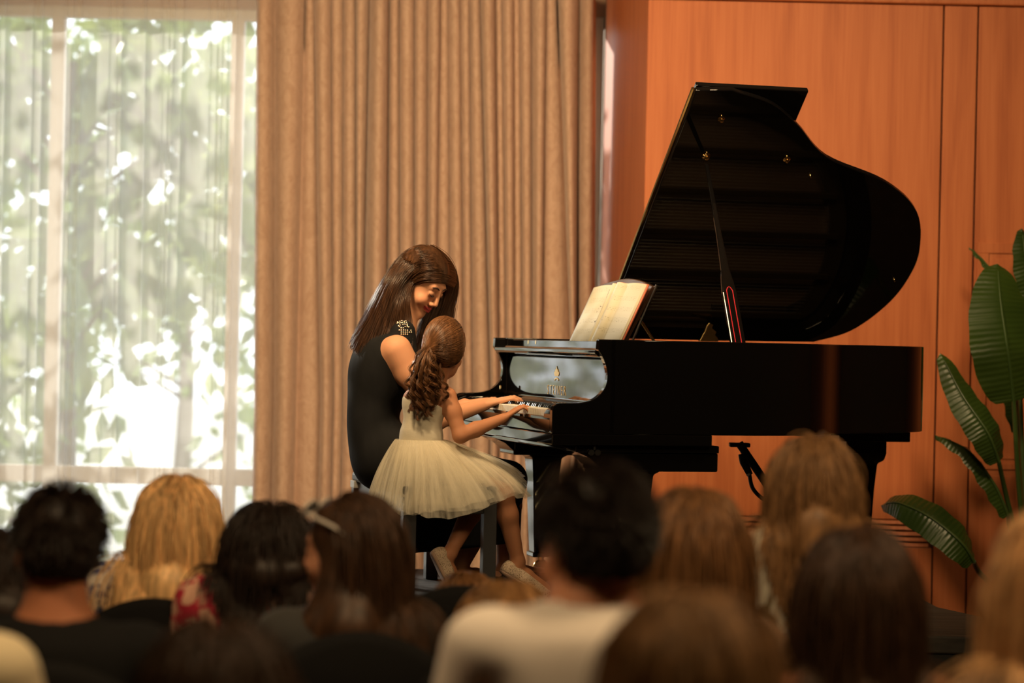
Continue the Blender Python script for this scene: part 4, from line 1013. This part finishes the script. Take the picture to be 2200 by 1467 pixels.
m_cream = noise_mix(MAT('cream_jersey', rough=.8, sheen=.3), (.60, .54, .42), (.68, .61, .48), (10, 10, 22), bump=.2)
Bo = Field(); gtorso(Bo, .006)
Bo.cut(WG(915, 868, .0), np.array((-.12, .38, 1))); Bo.cut(gpe, (0, 0, -1))
V, Fc = Bo.mesh(.005); np_mesh('bodice', V, Fc, m_cream, gl, True)
stp = MB().tube(smoothpath([WG(950, 868, .055), WG(950, 830, .045), WG(944, 818, .035), WG(948, 822, .0)], 5), .004, 6).build('strap', m_cream, gl); MB().tube(smoothpath([WG(880, 862, -.05), WG(888, 832, -.04), WG(905, 822, -.03)], 5), .004, 6).build('strap', m_cream, gl)
# tulle skirt: four translucent layers of gathered net
m_tulle = sheet_mat('cream_tulle', (.92, .86, .72), .66, .45)
n_, l_ = m_tulle.node_tree.nodes, m_tulle.node_tree.links                       # gathered net: denser and thinner streaks down the cloth
tcn = n_.new('ShaderNodeTexCoord'); mpn = n_.new('ShaderNodeMapping'); mpn.inputs['Scale'].default_value = (70, 1.6, 1); nsn = n_.new('ShaderNodeTexNoise'); nsn.inputs['Scale'].default_value = 1.; nsn.inputs['Detail'].default_value = 3
mrn = n_.new('ShaderNodeMapRange'); mrn.inputs['From Min'].default_value = .35; mrn.inputs['From Max'].default_value = .68; mrn.inputs['To Min'].default_value = .12; mrn.inputs['To Max'].default_value = .62
l_.new(tcn.outputs['UV'], mpn.inputs[0]); l_.new(mpn.outputs[0], nsn.inputs[0]); l_.new(nsn.outputs[0], mrn.inputs[0])
mxs = [q for q in n_ if q.type == 'MIX_SHADER' and any(k.to_node.type == 'OUTPUT_MATERIAL' for k in q.outputs[0].links)][0]; l_.new(mrn.outputs[0], mxs.inputs[0])
wc = WG(904, 944, 0.)
def tulle(seed, drop, grow, phase):
    g = np.random.default_rng(seed); na, nr_ = 320, 22; Vt = []; Ft = []
    wl = WG(850, 946, 0.)[1] - wc[1]; wr_ = WG(958, 948, 0.)[1] - wc[1]
    hl, hr = WG(796, 1072, 0.)[1] - wc[1], WG(1130, 1076, 0.)[1] - wc[1]
    fr = g.uniform(0, 6.28, 6)
    for j in range(nr_):
        t = j / (nr_ - 1)
        for i in range(na):
            a = 2 * math.pi * i / na; ca, sa = math.cos(a), math.sin(a)                     # ca: forward(+), sa: near side(+)
            ry0 = wr_ if ca > 0 else -wl; ry1 = (hr if ca > 0 else -hl) * grow; rx0, rx1 = .088, (.24 if sa > 0 else .19) * grow
            e = .55 * t + .45 * math.sin(t * math.pi / 2); fold = sum(math.sin(a * f_ + fr[q] + phase) * w_ for q, (f_, w_) in enumerate(((9, .35), (17, .3), (29, .25), (43, .08))))
            rr = 1 + .085 * fold * t ** .8
            y = (ry0 + (ry1 - ry0) * e) * ca * rr; x = (rx0 + (rx1 - rx0) * e) * sa * rr
            top = wc[2]
            # height: puffs out, then falls; stays above thighs in front
            zend = .335 - drop + (.065 if ca > .3 else 0) * min(1, (ca - .3) * 2 if ca > .3 else 0) + .010 * math.sin(a * 5 + fr[0]) + (0.05 if sa < 0 else 0)
            z = top + (zend - top) * (t ** 1.12) + .006 * fold * t
            if j >= nr_ - 2: z += .003 * math.sin(a * 21 + fr[1])
            Vt.append((wc[0] + x, wc[1] + y, z))
    for j in range(nr_ - 1):
        for i in range(na):
            k = (i + 1) % na; Ft.append((j * na + i, j * na + k, (j + 1) * na + k, (j + 1) * na + i))
    return np.array(Vt), np.array(Ft)
for sd, dr, gr in ((1, .0, 1.), (2, -.02, .93), (3, -.008, .97), (4, -.03, .86)):
    V, Fc = tulle(sd, dr, gr, sd); to = np_mesh('tulle_layer', V, Fc, m_tulle, gl, True); uvl = to.data.uv_layers.new(name='UVMap'); vi = np.zeros(len(to.data.loops), dtype=np.int32); to.data.loops.foreach_get('vertex_index', vi); uvl.data.foreach_set('uv', np.stack([(vi % 320) / 320. + sd * .37, (vi // 320) / 21.], 1).astype(np.float32).ravel())
# lining
LF = Field(); LF.el(wc + np.array((0, .03, -.07)), (.115, .14, .075), None, .03); LF.chain([ghR, ghR + (gkR - ghR) * .6], [.078, .065], .04); LF.chain([ghL, ghL + (gkL - ghL) * .6], [.078, .065], .04); LF.cut((0, 0, .445), (0, 0, -1))
V, Fc = LF.mesh(.008); np_mesh('lining', V, Fc, m_cream, gl, True)
# shoes of cream lace with a smooth sole
m_lace = noise_mix(MAT('cream_lace', rough=.85), (.30, .19, .12), (.72, .55, .40), (240, 240, 240), detail=2, lo=.36, hi=.46, bump=.6)
m_sole = MAT('shoe_sole', (.45, .30, .22), .7)
for an, ft in ((gaR, ftR), (gaL, ftL)):
    d = ft[2] - ft[0]; d /= np.linalg.norm(d); up_ = np.cross(np.cross(d, np.array((0, 0, 1.)) if abs(d[2]) < .9 else np.array((0, -1., 0))), d); up_ /= np.linalg.norm(up_)
    if up_.dot(an - ft[0]) < 0: up_ = -up_
    F2 = Field(); heel = ft[0] - d * .012
    F2.chain([heel - up_ * .004, ft[1] - up_ * .006, ft[2] - up_ * .008], [.033, .034, .026], .015); F2.chain([heel - up_ * .022, ft[1] - up_ * .024, ft[2] - up_ * .022], [.0325, .034, .026], .015); F2.cut(ft[0] + up_ * .017, up_ + d * .12); F2.cut(ft[0] - up_ * .030, -up_)
    V, Fc = F2.mesh(.004); so_ = np_mesh('shoe', V, Fc, m_lace, gl, True)
    F3 = Field(); F3.chain([heel - up_ * .022, ft[1] - up_ * .024, ft[2] - up_ * .022], [.0335, .035, .027], .015); F3.cut(ft[0] - up_ * .026, up_); F3.cut(ft[0] - up_ * .040, -up_)
    V, Fc = F3.mesh(.004); np_mesh('sole', V, Fc, m_sole, so_, True)
# hair: swept back to a tie, curly tail
m_hair_g = hair_mat('chestnut_hair', (.15, .064, .026), .36)
tie = WG(920, 747, .080)
LG = lambda *p: ghc + gRh @ (np.array(p) * GS)
HB = Field(); HB.el(LG(0, -.016, .034), np.array((.084, .103, .094)) * GS, gRh, .02); HB.el(LG(0, -.045, -.03), np.array((.070, .066, .056)) * GS, gRh, .06)
HB.el(LG(0, .10, -.06), np.array((.09, .09, .10)) * GS, gRh, .012, 'sub')
for q in (-1, 1): HB.el(LG(q * .085, .005, -.022), np.array((.022, .024, .034)) * GS, gRh, .01, 'sub')
HB.chain([tie, WG(905, 780, .075), WG(902, 812, .068), WG(908, 842, .06), WG(912, 862, .055)], [.018, .024, .027, .024, .014], .015)
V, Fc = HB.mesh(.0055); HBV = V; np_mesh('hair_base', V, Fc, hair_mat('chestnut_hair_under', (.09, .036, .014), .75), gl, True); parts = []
g = np.random.default_rng(8); n = 4200; dr_ = g.normal(0, 1, (n, 3)); dr_ /= np.linalg.norm(dr_, axis=1)[:, None]
dr_ = dr_[(dr_[:, 1] < .62) & (dr_[:, 2] > -.55) & ~((dr_[:, 1] > .3) & (dr_[:, 2] < .25))]; n = len(dr_)
el_r = np.array((.086, .106, .096)) * GS * 1.0; ec = LG(0, -.016, .034); tl = (gRh.T @ (tie - ec)); tdir = tl / el_r; tdir /= np.linalg.norm(tdir)
from mathutils.kdtree import KDTree
bv_ = (HBV - ec) @ gRh; br_ = np.linalg.norm(bv_, axis=1); bd_ = bv_ / br_[:, None]; keep = br_ < .135; bd_, br_ = bd_[keep], br_[keep]
kd = KDTree(len(bd_))
for i in range(len(bd_)): kd.insert(bd_[i], i)
kd.balance()
tu = tl / np.linalg.norm(tl); st_ = []; dr_ = bd_[g.integers(0, len(bd_), 3600)]; dr_ = dr_ + g.normal(0, .01, dr_.shape); n = len(dr_); lift = g.uniform(.0006, .0035, n)
for t in np.linspace(0, 1, 12):
    q = dr_ * (1 - t) + tu * t; q /= np.linalg.norm(q, axis=1)[:, None]
    rad = np.array([br_[kd.find(v)[1]] for v in q]); st_.append(ec + (q * (rad + lift)[:, None]) @ gRh.T)
parts.append(strands_mesh(np.stack(st_, 1), .0010, .0008))
GT = [[(920, 747, .085), (898, 768, .090), (884, 805, .090), (878, 842, .085), (884, 880, .08)], [(920, 747, .088), (906, 772, .115), (896, 812, .118), (896, 850, .105), (902, 888, .09)],
      [(920, 747, .090), (915, 775, .122), (911, 815, .122), (915, 850, .110), (912, 895, .09)], [(922, 748, .090), (928, 775, .112), (927, 812, .11), (930, 850, .10), (924, 884, .09)], [(922, 750, .085), (936, 780, .092), (940, 815, .09), (942, 845, .085), (934, 872, .08)]]
NC = 44; C_ = guide_strands(GT, WG, NC, 9, .006, 14, .30); m = C_.shape[1]; tt = np.linspace(0, 1, m)[None, :]
g = np.random.default_rng(10); n = 1100; cl = g.integers(0, NC, n); ph = g.uniform(0, 6.28, NC)[cl][:, None] + g.normal(0, .12, (n, 1)); fq = g.uniform(20, 30, NC)[cl][:, None]
am = .0105 * np.clip((tt - .15) * 1.8, 0, 1) * g.uniform(.6, 1.25, NC)[cl][:, None]
S_ = C_[cl] + g.normal(0, .0022, (n, 1, 3)) * (.7 + .6 * tt[..., None])
S_ = S_ + np.stack([np.cos(ph + fq * tt ** 1.15) * am * .9, np.sin(ph + fq * tt ** 1.15) * am, np.sin(ph + fq * tt ** 1.15 + 1.) * am * .25], -1)
parts.append(strands_mesh(S_, .0010, .0007))
V, Fc = join(parts); np_mesh('hair', V, Fc, m_hair_g, gl, True)
MB().tube([tuple(tie + np.array((0, math.cos(a) * .016, math.sin(a) * .016))) for a in np.linspace(0, 6.28, 13)], .005, 6).build('hair_tie', MAT('hair_tie', (.05, .02, .015), .7), gl, smooth=True)
# ------------------------------------------------------------------ audience on black hall chairs
m_chair = MAT('chair_fabric', (.005, .0045, .0045), .9, spec=.2); m_chleg = MAT('chair_leg', (.02, .018, .016), .35, metal=.7)
def make_chair():
    t = thing('hall_chair', 'x', 'chair', (0, 0, FLOOR), 0, 'black chairs of the audience')
    F1 = Field(); 
    for x in (-.13, 0, .13):
        for y in (-.11, .13): F1.el((x, y, .435), (.13, .13, .045), None, .05)
    F1.cut((0, 0, .405), (0, 0, -1)); V, Fc = F1.mesh(.014); np_mesh('seat', V, Fc, m_chair, t, True)
    n = 15; rg = []
    pts = [(-.205, .50)] + [(-.215 + .43 * i / (n - 1), .80 + .095 * math.sin(math.pi * i / (n - 1)) ** .8) for i in range(n)] + [(.205, .50)]
    bk = MB(); vs = []; N_ = len(pts)
    for x, z in pts: vs.append((x, -.215 - (z - .45) * .12 - .03 * (1 - (x / .22) ** 2) * 0, z))
    fr = [(x, y + .028, z) for x, y, z in vs]; ce = [(x * .9, y + .048, .5 + (z - .5) * .94) for x, y, z in vs]; cb = [(x * .9, y - .016, .5 + (z - .5) * .94) for x, y, z in vs]
    bk.loft([cb, vs, fr, ce], cap=True).build('backrest', m_chair, t, smooth=True, angle=180)
    for x in (-.18, .18):
        MB().tube([(x, -.19, .01), (x, -.17, .43), (x, -.225, .60)], .012, 8).build('leg', m_chleg, t, smooth=True)
        MB().tube([(x, .19, .01), (x, .19, .42)], .012, 8).build('leg', m_chleg, t, smooth=True)
    MB().tube([(-.18, .19, .25), (.18, .19, .25)], .008, 6).build('stretcher', m_chleg, t)
    return t
chair0 = make_chair(); chair_used = [False]
def place_chair(x, y, rz, label):
    c = copy_tree(chair0) if chair_used[0] else chair0
    chair_used[0] = True; c.location = (x, y, FLOOR); c.rotation_euler = (0, 0, rz); c['label'] = label
    return c
def cloth(name, col, rough=.85): return MAT(name, col, rough, sheen=.2)
def floral(name, base, spots, scale, lo=.48, hi=.54):
    return noise_mix(MAT(name, rough=.85), base, spots, (scale, scale, scale), detail=2, lo=lo, hi=hi, dist=1.2)
m_trouser = cloth('dark_trousers', (.02, .02, .025))
m_shoe = MAT('audience_shoe', (.015, .012, .01), .4)
def spectator(label, chair_label, px, py, Y, hs=1., sw=1., yaw=0., hyaw=0., hpitch=-.05, hroll=0., hair=None, shirt=None, sleeves=.5, skin=(.50, .22, .12), lean=.02, seed=0, neckline=.0, slouch=0., shrug=0., chair_z=1.):
    top = P(px, py, Y); s_z = FLOOR + .45; hz = top.z - .118 * hs - hair.get('thick', .014)
    yawr = R_(yaw)
    # base such that the head centre lies at the sighted place
    hl = np.array((0., lean, hz - FLOOR)); c_, s_ = math.cos(yawr), math.sin(yawr)
    bx, by = top.x - (c_ * hl[0] - s_ * hl[1]), Y - (s_ * hl[0] + c_ * hl[1])
    t = thing('person', label, 'person', (bx, by, FLOOR), yawr, 'audience seen from behind')
    ch_ = place_chair(bx, by, yawr, chair_label); ch_.scale = (1, 1, chair_z)
    Tt = hz - s_z; k = Tt / .75; R = basis((-math.sin(R_(hyaw)), math.cos(R_(hyaw)), hpitch), (math.sin(hroll), 0, 1))
    B = Field(); L = head(B, hl, R, hs, face=abs(hyaw) > 20)
    nbz = hl[2] - .150 * hs + shrug; nb = np.array((0, -.01, nbz)); shz = hl[2] - .208 * hs + shrug; shx = .165 * sw
    B.rc(L(0, -.025, -.05), nb, .056 * hs, .060 * hs, .03)
    pz = .45 + .11 * min(1, k + .1); cz = shz - .10 * k; wz = (cz + pz) / 2
    def tors(F, inf, kk=.06):
        F.el((0, -.02, cz), (.150 * sw + inf, .100 * sw + inf, .15 * k + inf), None, kk); F.el((0, -.01, wz), (.135 * sw + inf, .095 * sw + inf, .14 * k + inf), None, kk); F.el((0, 0, pz), (.165 * sw + inf, .125 * sw + inf, .095 + inf * .5), None, kk)
        F.rc((-shx * .8, -.02, shz), (shx * .8, -.02, shz), .052 * sw + inf, None, kk); F.rc((0, -.02, shz + .01), nb, .075 * sw + inf, .056 * hs + inf, kk)
    tors(B, 0.)
    lk = .43 * (.35 + .65 * min(1, k)); arms = []
    for q in (-1, 1):
        sh = np.array((q * shx, -.02, shz)); el = np.array((q * (shx + .055), .05, shz - .27 * k)); wr = np.array((q * .10, .25 * k + .03, max(pz + .08, shz - .36 * k)))
        arms.append((sh, el, wr)); B.chain([sh, el], [.050 * sw, .038 * sw], .03); B.chain([el, wr], [.038 * sw, .024 * sw], .02); hand(B, wr, (-q * .5, 1, -.15), (0, 0, 1), -q, .9 * hs, .6)
        hp = np.array((q * .085 * sw, .03, pz - .02)); kn = np.array((q * .10, .03 + lk, pz - .02)); an = np.array((q * .10, .02 + lk, max(.08, pz - .02 - lk)))
        B.chain([hp, kn, an], [.078 * sw, .056 * sw, .036], .03); B.chain([an, an + np.array((0, .13 * hs, -.045))], [.035, .025], .02)
    fz = hl[2]; V, Fc = B.mesh(.013, (((-.11, .11, .0065),), ((-.10, .14, .0065),), ((nbz - .05, fz + .13, .0065),)))
    T = np.tile(np.array(skin), (len(V), 1)); np_mesh('body', V, Fc, m_skin, t, True, T)
    S = Field(); tors(S, .012)
    for sh, el, wr in arms:
        if sleeves > 0: S.chain([sh, sh + (el - sh) * min(1, sleeves * 2)], [.060 * sw, .052 * sw], .03)
        if sleeves > .5: S.chain([el, el + (wr - el) * (sleeves * 2 - 1)], [.050 * sw, .040 * sw], .03)
    S.el((0, .02, nbz + .045 * hs + neckline), (.085 * hs, .10 * hs, .06 * hs), None, .01, 'sub')
    S.cut((0, 0, pz - .03), (0, 0, -1)); V, Fc = S.mesh(.012); np_mesh('shirt', V, Fc, shirt, t, True)
    Tr = Field(); Tr.el((0, 0, pz), (.175 * sw, .135 * sw, .10), None, .05)
    for q in (-1, 1):
        hp = np.array((q * .085 * sw, .03, pz - .02)); kn = np.array((q * .10, .03 + lk, pz - .02)); an = np.array((q * .10, .02 + lk, max(.08, pz - .02 - lk)))
        Tr.chain([hp, kn, an], [.090 * sw, .066 * sw, .052], .03)
        F3 = Field(); F3.chain([an + np.array((0, -.03, -.035)), an + np.array((0, .14 * hs, -.045))], [.038, .030], .02); F3.cut(an - np.array((0, 0, .075)), (0, 0, -1)); V, Fc = F3.mesh(.012); np_mesh('shoe', V, Fc, m_shoe, t, True)
    Tr.cut((0, 0, pz + .03), (0, 0, 1)); V, Fc = Tr.mesh(.016); np_mesh('trousers', V, Fc, m_trouser, t, True)
    # hair
    st = hair['style']; Lh_ = hair.get('len', .3); col = hair['mat']; g = np.random.default_rng(seed + 50); th_ = hair.get('thick', .014) / .09
    H = Field(); er = np.array((.076, .095, .086)) * hs; ec = L(0, -.012, .032)
    H.el(ec, er * (1 + th_ * .75), R, .02)
    if st == 'short':
        H.el(L(0, -.05, -.022), np.array((.064, .054, .050)) * hs, R, .04)
        H.el(L(0, .10, -.075), np.array((.10, .095, .10)) * hs, R, .01, 'sub')
        for q in (-1, 1): H.el(L(q * .085, .012, -.03), np.array((.03, .035, .045)) * hs, R, .01, 'sub')
        H.cut(L(0, -.05, -.068), R @ np.array((0, -.25, -1.)))
    else:
        H.el(L(0, .11, -.06), np.array((.07, .09, .10)) * hs, R, .012, 'sub')
        sp = hair.get('spread', 1.)
        if Lh_ > .12:
            z1 = hl[2] + .07 * hs - Lh_; yb = min(hl[1] - .05, -.06)
            H.chain([L(0, -.03, -.01), np.array((0, yb - .02, (hl[2] + z1) / 2)), np.array((0, yb - .05, z1 + .04))], [.075 * hs, .062 * sp * hs, .045 * sp * hs], .04)
            for q in (-1, 1): H.chain([L(q * .05, -.02, -.02), np.array((q * .07 * sp, yb + .015, (hl[2] + z1) / 2)), np.array((q * .075 * sp, yb - .03, z1 + .05))], [.042 * hs, .040 * hs, .03 * hs], .04)
    parts = [H.mesh(.0075)]
    n = hair.get('n', 900); d = g.normal(0, 1, (n * 2, 3)); d /= np.linalg.norm(d, axis=1)[:, None]
    if st == 'short': d = d[(d[:, 2] > -.75) & (d[:, 1] < .55) & ~((d[:, 1] > .0) & (d[:, 2] < -.1))][:n]
    else: d = d[(d[:, 2] > -.35) & (d[:, 1] < .72) & ~((d[:, 1] > .35) & (d[:, 2] < .3)) & ((d[:, 1] < .25) | (not hair.get('swept')))][:n]
    n = len(d); roots = ec + (d * er * (1 + th_ * .4)) @ R.T
    if st == 'short': tan = np.stack([d[:, 0] * .35, -.5 + 0 * d[:, 0], -.6 + 0 * d[:, 0]], 1)
    elif hair.get('swept'): tan = np.stack([d[:, 0] * .2, -1. + 0 * d[:, 0], -.35 + 0 * d[:, 0]], 1)
    else: tan = np.stack([d[:, 0] * 1.1, d[:, 1] * .9 - .25, -.45 + 0 * d[:, 0]], 1)
    tan = tan - d * (tan * d).sum(1)[:, None] * .95; tan /= np.linalg.norm(tan, axis=1)[:, None]; dirs = tan @ R.T
    cols = [('el', ec, er * (1 + th_), R, .02 + hair.get('puff', .02)), ('cap', np.array((-shx * .9, -.03, shz)), np.array((shx * .9, -.03, shz)), .075 * sw, .02), ('el', np.array((0, -.02, cz)), np.array((.155 * sw, .125 * sw, .17 * k)), np.eye(3), .12)]
    if st == 'short': pth = sim_hair(roots, dirs, 5, .006, [('el', ec, er * (1 + th_ * .9), R, .03)], stiff=.93, seed=seed, noise=.02, grav=tuple(R @ np.array((0, -.3, -1.))))
    else:
        steps = max(8, int((Lh_ + .10) / .022)); pth = sim_hair(roots, dirs, steps, .022, cols, stiff=.68, seed=seed, noise=hair.get('noise', .05), lens=g.uniform(.78, 1.05, n), curl=hair.get('curl', 0.))
        if hair.get('spread', 1.) != 1.:
            f = np.clip((hl[2] - pth[..., 2]) / Lh_, 0, 1); pth[..., 0] = hl[0] + (pth[..., 0] - hl[0]) * (1 + (hair['spread'] - 1) * f)
    parts.append(strands_mesh(pth, hair.get('r', .0026), .0016)); V, Fc = join(parts); np_mesh('hair', V, Fc, col, t, True)
    return t, L, R, (bx, by, yawr)
mh = {'black': hair_mat('hair_black', (.018, .010, .007), .5), 'dark': hair_mat('hair_dark_brown', (.045, .020, .009), .5), 'brown': hair_mat('hair_brown', (.16, .072, .026), .5),
      'light': hair_mat('hair_light_brown', (.30, .15, .055), .5), 'blond': hair_mat('hair_blond', (.72, .44, .20), .45), 'gold': hair_mat('hair_golden', (.60, .34, .15), .45), 'soft': hair_mat('hair_soft_brown', (.20, .10, .040), .5), 'mid': hair_mat('hair_mid_brown', (.34, .18, .075), .55)}
SK = (.46, .19, .10)
m_blacktee = MAT('black_tee', (.006, .0055, .0055), .9, spec=.2); m_tan = cloth('pale_tee', (.84, .74, .66)); m_cream_s = cloth('cream_shirt', (.75, .62, .40))
m_flor_b = floral('blue_floral', (.72, .62, .52), (.06, .08, .22), 34); m_flor_r = floral('red_floral', (.50, .02, .05), (.75, .42, .30), 22)
m_darkgrey = cloth('charcoal_top', (.022, .020, .018)); m_whitep = floral('white_pattern', (.72, .66, .52), (.20, .14, .07), 18, .5, .56); m_browntop = cloth('brown_top', (.14, .07, .03)); m_rust = cloth('rust_top', (.30, .10, .04))
spectator('person with black hair at the far left edge of the audience', 'black chair at the far left edge, next to the man in black', 22, 1132, 5.75, .96, .9, 8, -10, hair=dict(style='bob', mat=mh['black'], len=.17, n=700), shirt=m_cream_s, skin=SK, seed=1)
spectator('man with short dark hair and black shirt, left in the audience', 'black chair of the dark-haired man in black', 128, 1046, 4.95, 1.02, 1.12, 6, 12, -.12, .05, hair=dict(style='short', mat=mh['black'], n=900, thick=.010), shirt=m_blacktee, skin=(.44, .17, .085), seed=2)
spectator('woman with long straight blonde hair and blue floral blouse', 'black chair of the blonde woman in the floral blouse', 385, 1018, 6.55, .98, 1.12, -4, -6, hair=dict(style='long', mat=mh['blond'], len=.40, spread=1.25, n=1300, thick=.016), shirt=m_flor_b, sleeves=.5, seed=3, neckline=-.01, shrug=.03, chair_z=.95)
spectator('person with round dark bob and red floral shirt', 'black chair of the person in the red floral shirt', 582, 1078, 6.3, 1.0, 1.08, 0, -8, hair=dict(style='bob', mat=mh['black'], len=.15, n=900, puff=.05, thick=.018), shirt=m_flor_r, seed=4, neckline=.01, shrug=.085, chair_z=.87)
sg = spectator('woman with dark hair looking left, sunglasses pushed up on her head', 'black chair of the woman with the sunglasses', 750, 1058, 5.55, .95, .95, 10, 58, -.08, hair=dict(style='long', mat=mh['dark'], len=.42, n=1100, spread=1.05, swept=True), shirt=m_darkgrey, skin=(.52, .24, .14), seed=5)
spectator('child with dark brown hair low in the foreground, left of centre', 'black chair of the dark-haired child in the foreground', 470, 1332, 3.7, .95, .85, 0, 5, hair=dict(style='bob', mat=mh['dark'], len=.18, n=1000, thick=.016, puff=.08), shirt=m_browntop, seed=6)
spectator('person in a cream shirt cut off at the lower left corner', 'black chair of the person in the cream shirt', -190, 1012, 4.2, 1., 1.10, -6, 0, hair=dict(style='short', mat=mh['dark'], n=500), shirt=m_cream_s, seed=7)
spectator('small child with brown hair in front of the bench legs', 'black chair of the small child before the bench', 1003, 1222, 6.6, .82, .62, 0, -5, hair=dict(style='bob', mat=mh['brown'], len=.14, n=700), shirt=m_darkgrey, seed=8)
spectator('child with light brown bob beside the man in the pale shirt', 'black chair of the child with the light brown bob', 1092, 1246, 5.45, .88, .68, 6, -12, hair=dict(style='bob', mat=mh['light'], len=.19, n=900, thick=.016, puff=.08), shirt=m_browntop, seed=9)
spectator('man with short black hair and pale shirt in the centre foreground', 'black chair of the man in the pale shirt', 1277, 1000, 4.05, .98, 1.12, 4, 26, -.08, hair=dict(style='short', mat=mh['black'], n=1100, thick=.016), shirt=m_tan, skin=(.56, .24, .13), seed=10, shrug=.03)
spectator('woman with straight brown hair right of the man in the pale shirt', 'black chair of the woman right of the pale shirt', 1497, 1046, 5.25, .98, .92, -4, -10, hair=dict(style='long', mat=mh['brown'], len=.36, n=1200, thick=.018, spread=1.15), shirt=m_browntop, seed=11)
spectator('person with soft brown hair, nearest head at the bottom centre', 'black chair of the nearest spectator at the bottom', 1480, 1262, 3.25, .98, .9, 0, 0, hair=dict(style='long', mat=mh['mid'], len=.34, n=1000, thick=.018), shirt=m_browntop, seed=12)
spectator('girl with wavy brown hair and white patterned sleeveless top under the piano tail', 'black chair of the girl in the white patterned top', 1752, 932, 5.8, .94, .85, -6, -12, hair=dict(style='long', mat=mh['soft'], len=.25, n=1100, thick=.014, puff=.03, curl=.002, noise=.05, spread=1.0), shirt=m_whitep, sleeves=0, seed=13, shrug=.045, skin=(.55, .25, .14))
spectator('woman with long dark brown hair in the lower right foreground', 'black chair of the woman with long dark hair', 1842, 1128, 4.6, 1.0, .95, 4, 6, hair=dict(style='long', mat=mh['dark'], len=.46, n=1300, thick=.015, spread=1.05), shirt=m_rust, seed=14)
spectator('woman with long blonde hair at the right edge of the audience', 'black chair of the blonde woman at the right edge', 2285, 1085, 4.1, 1.0, 1., 12, 10, hair=dict(style='long', mat=mh['gold'], len=.50, n=1200, thick=.018, spread=1.3), shirt=m_browntop, seed=15)
# sunglasses resting on the woman's hair
_, Ls, Rs, (bx, by, yr) = sg
sgl = thing('sunglasses', 'pale-framed sunglasses pushed up on the dark-haired woman', 'sunglasses', (bx, by, FLOOR), yr)
m_sgf = MAT('pale_frame', (.55, .50, .45), .25); m_sgl = MAT('smoked_lens', (.03, .03, .03), .1)
for q in (-1, 1):
    MB().tube(smoothpath([Ls(q * .072, .070, .090), Ls(q * .092, .030, .075), Ls(q * .098, -.03, .045), Ls(q * .094, -.06, .01)], 5), .0045, 6).build('temple', m_sgf, sgl, smooth=True)
    ring = [Ls(q * .038 + .031 * math.cos(a), .078 - .014 * math.sin(a), .100 + .018 * math.sin(a)) for a in np.linspace(0, 6.283, 17)]
    MB().tube(ring, .004, 6).build('rim', m_sgf, sgl, smooth=True)
    MB().add([tuple(p) for p in ring[:-1]], [tuple(range(16))]).build('lens', m_sgl, sgl)
MB().tube([Ls(-.010, .080, .104), Ls(0, .084, .106), Ls(.010, .080, .104)], .004, 6).build('bridge', m_sgf, sgl)
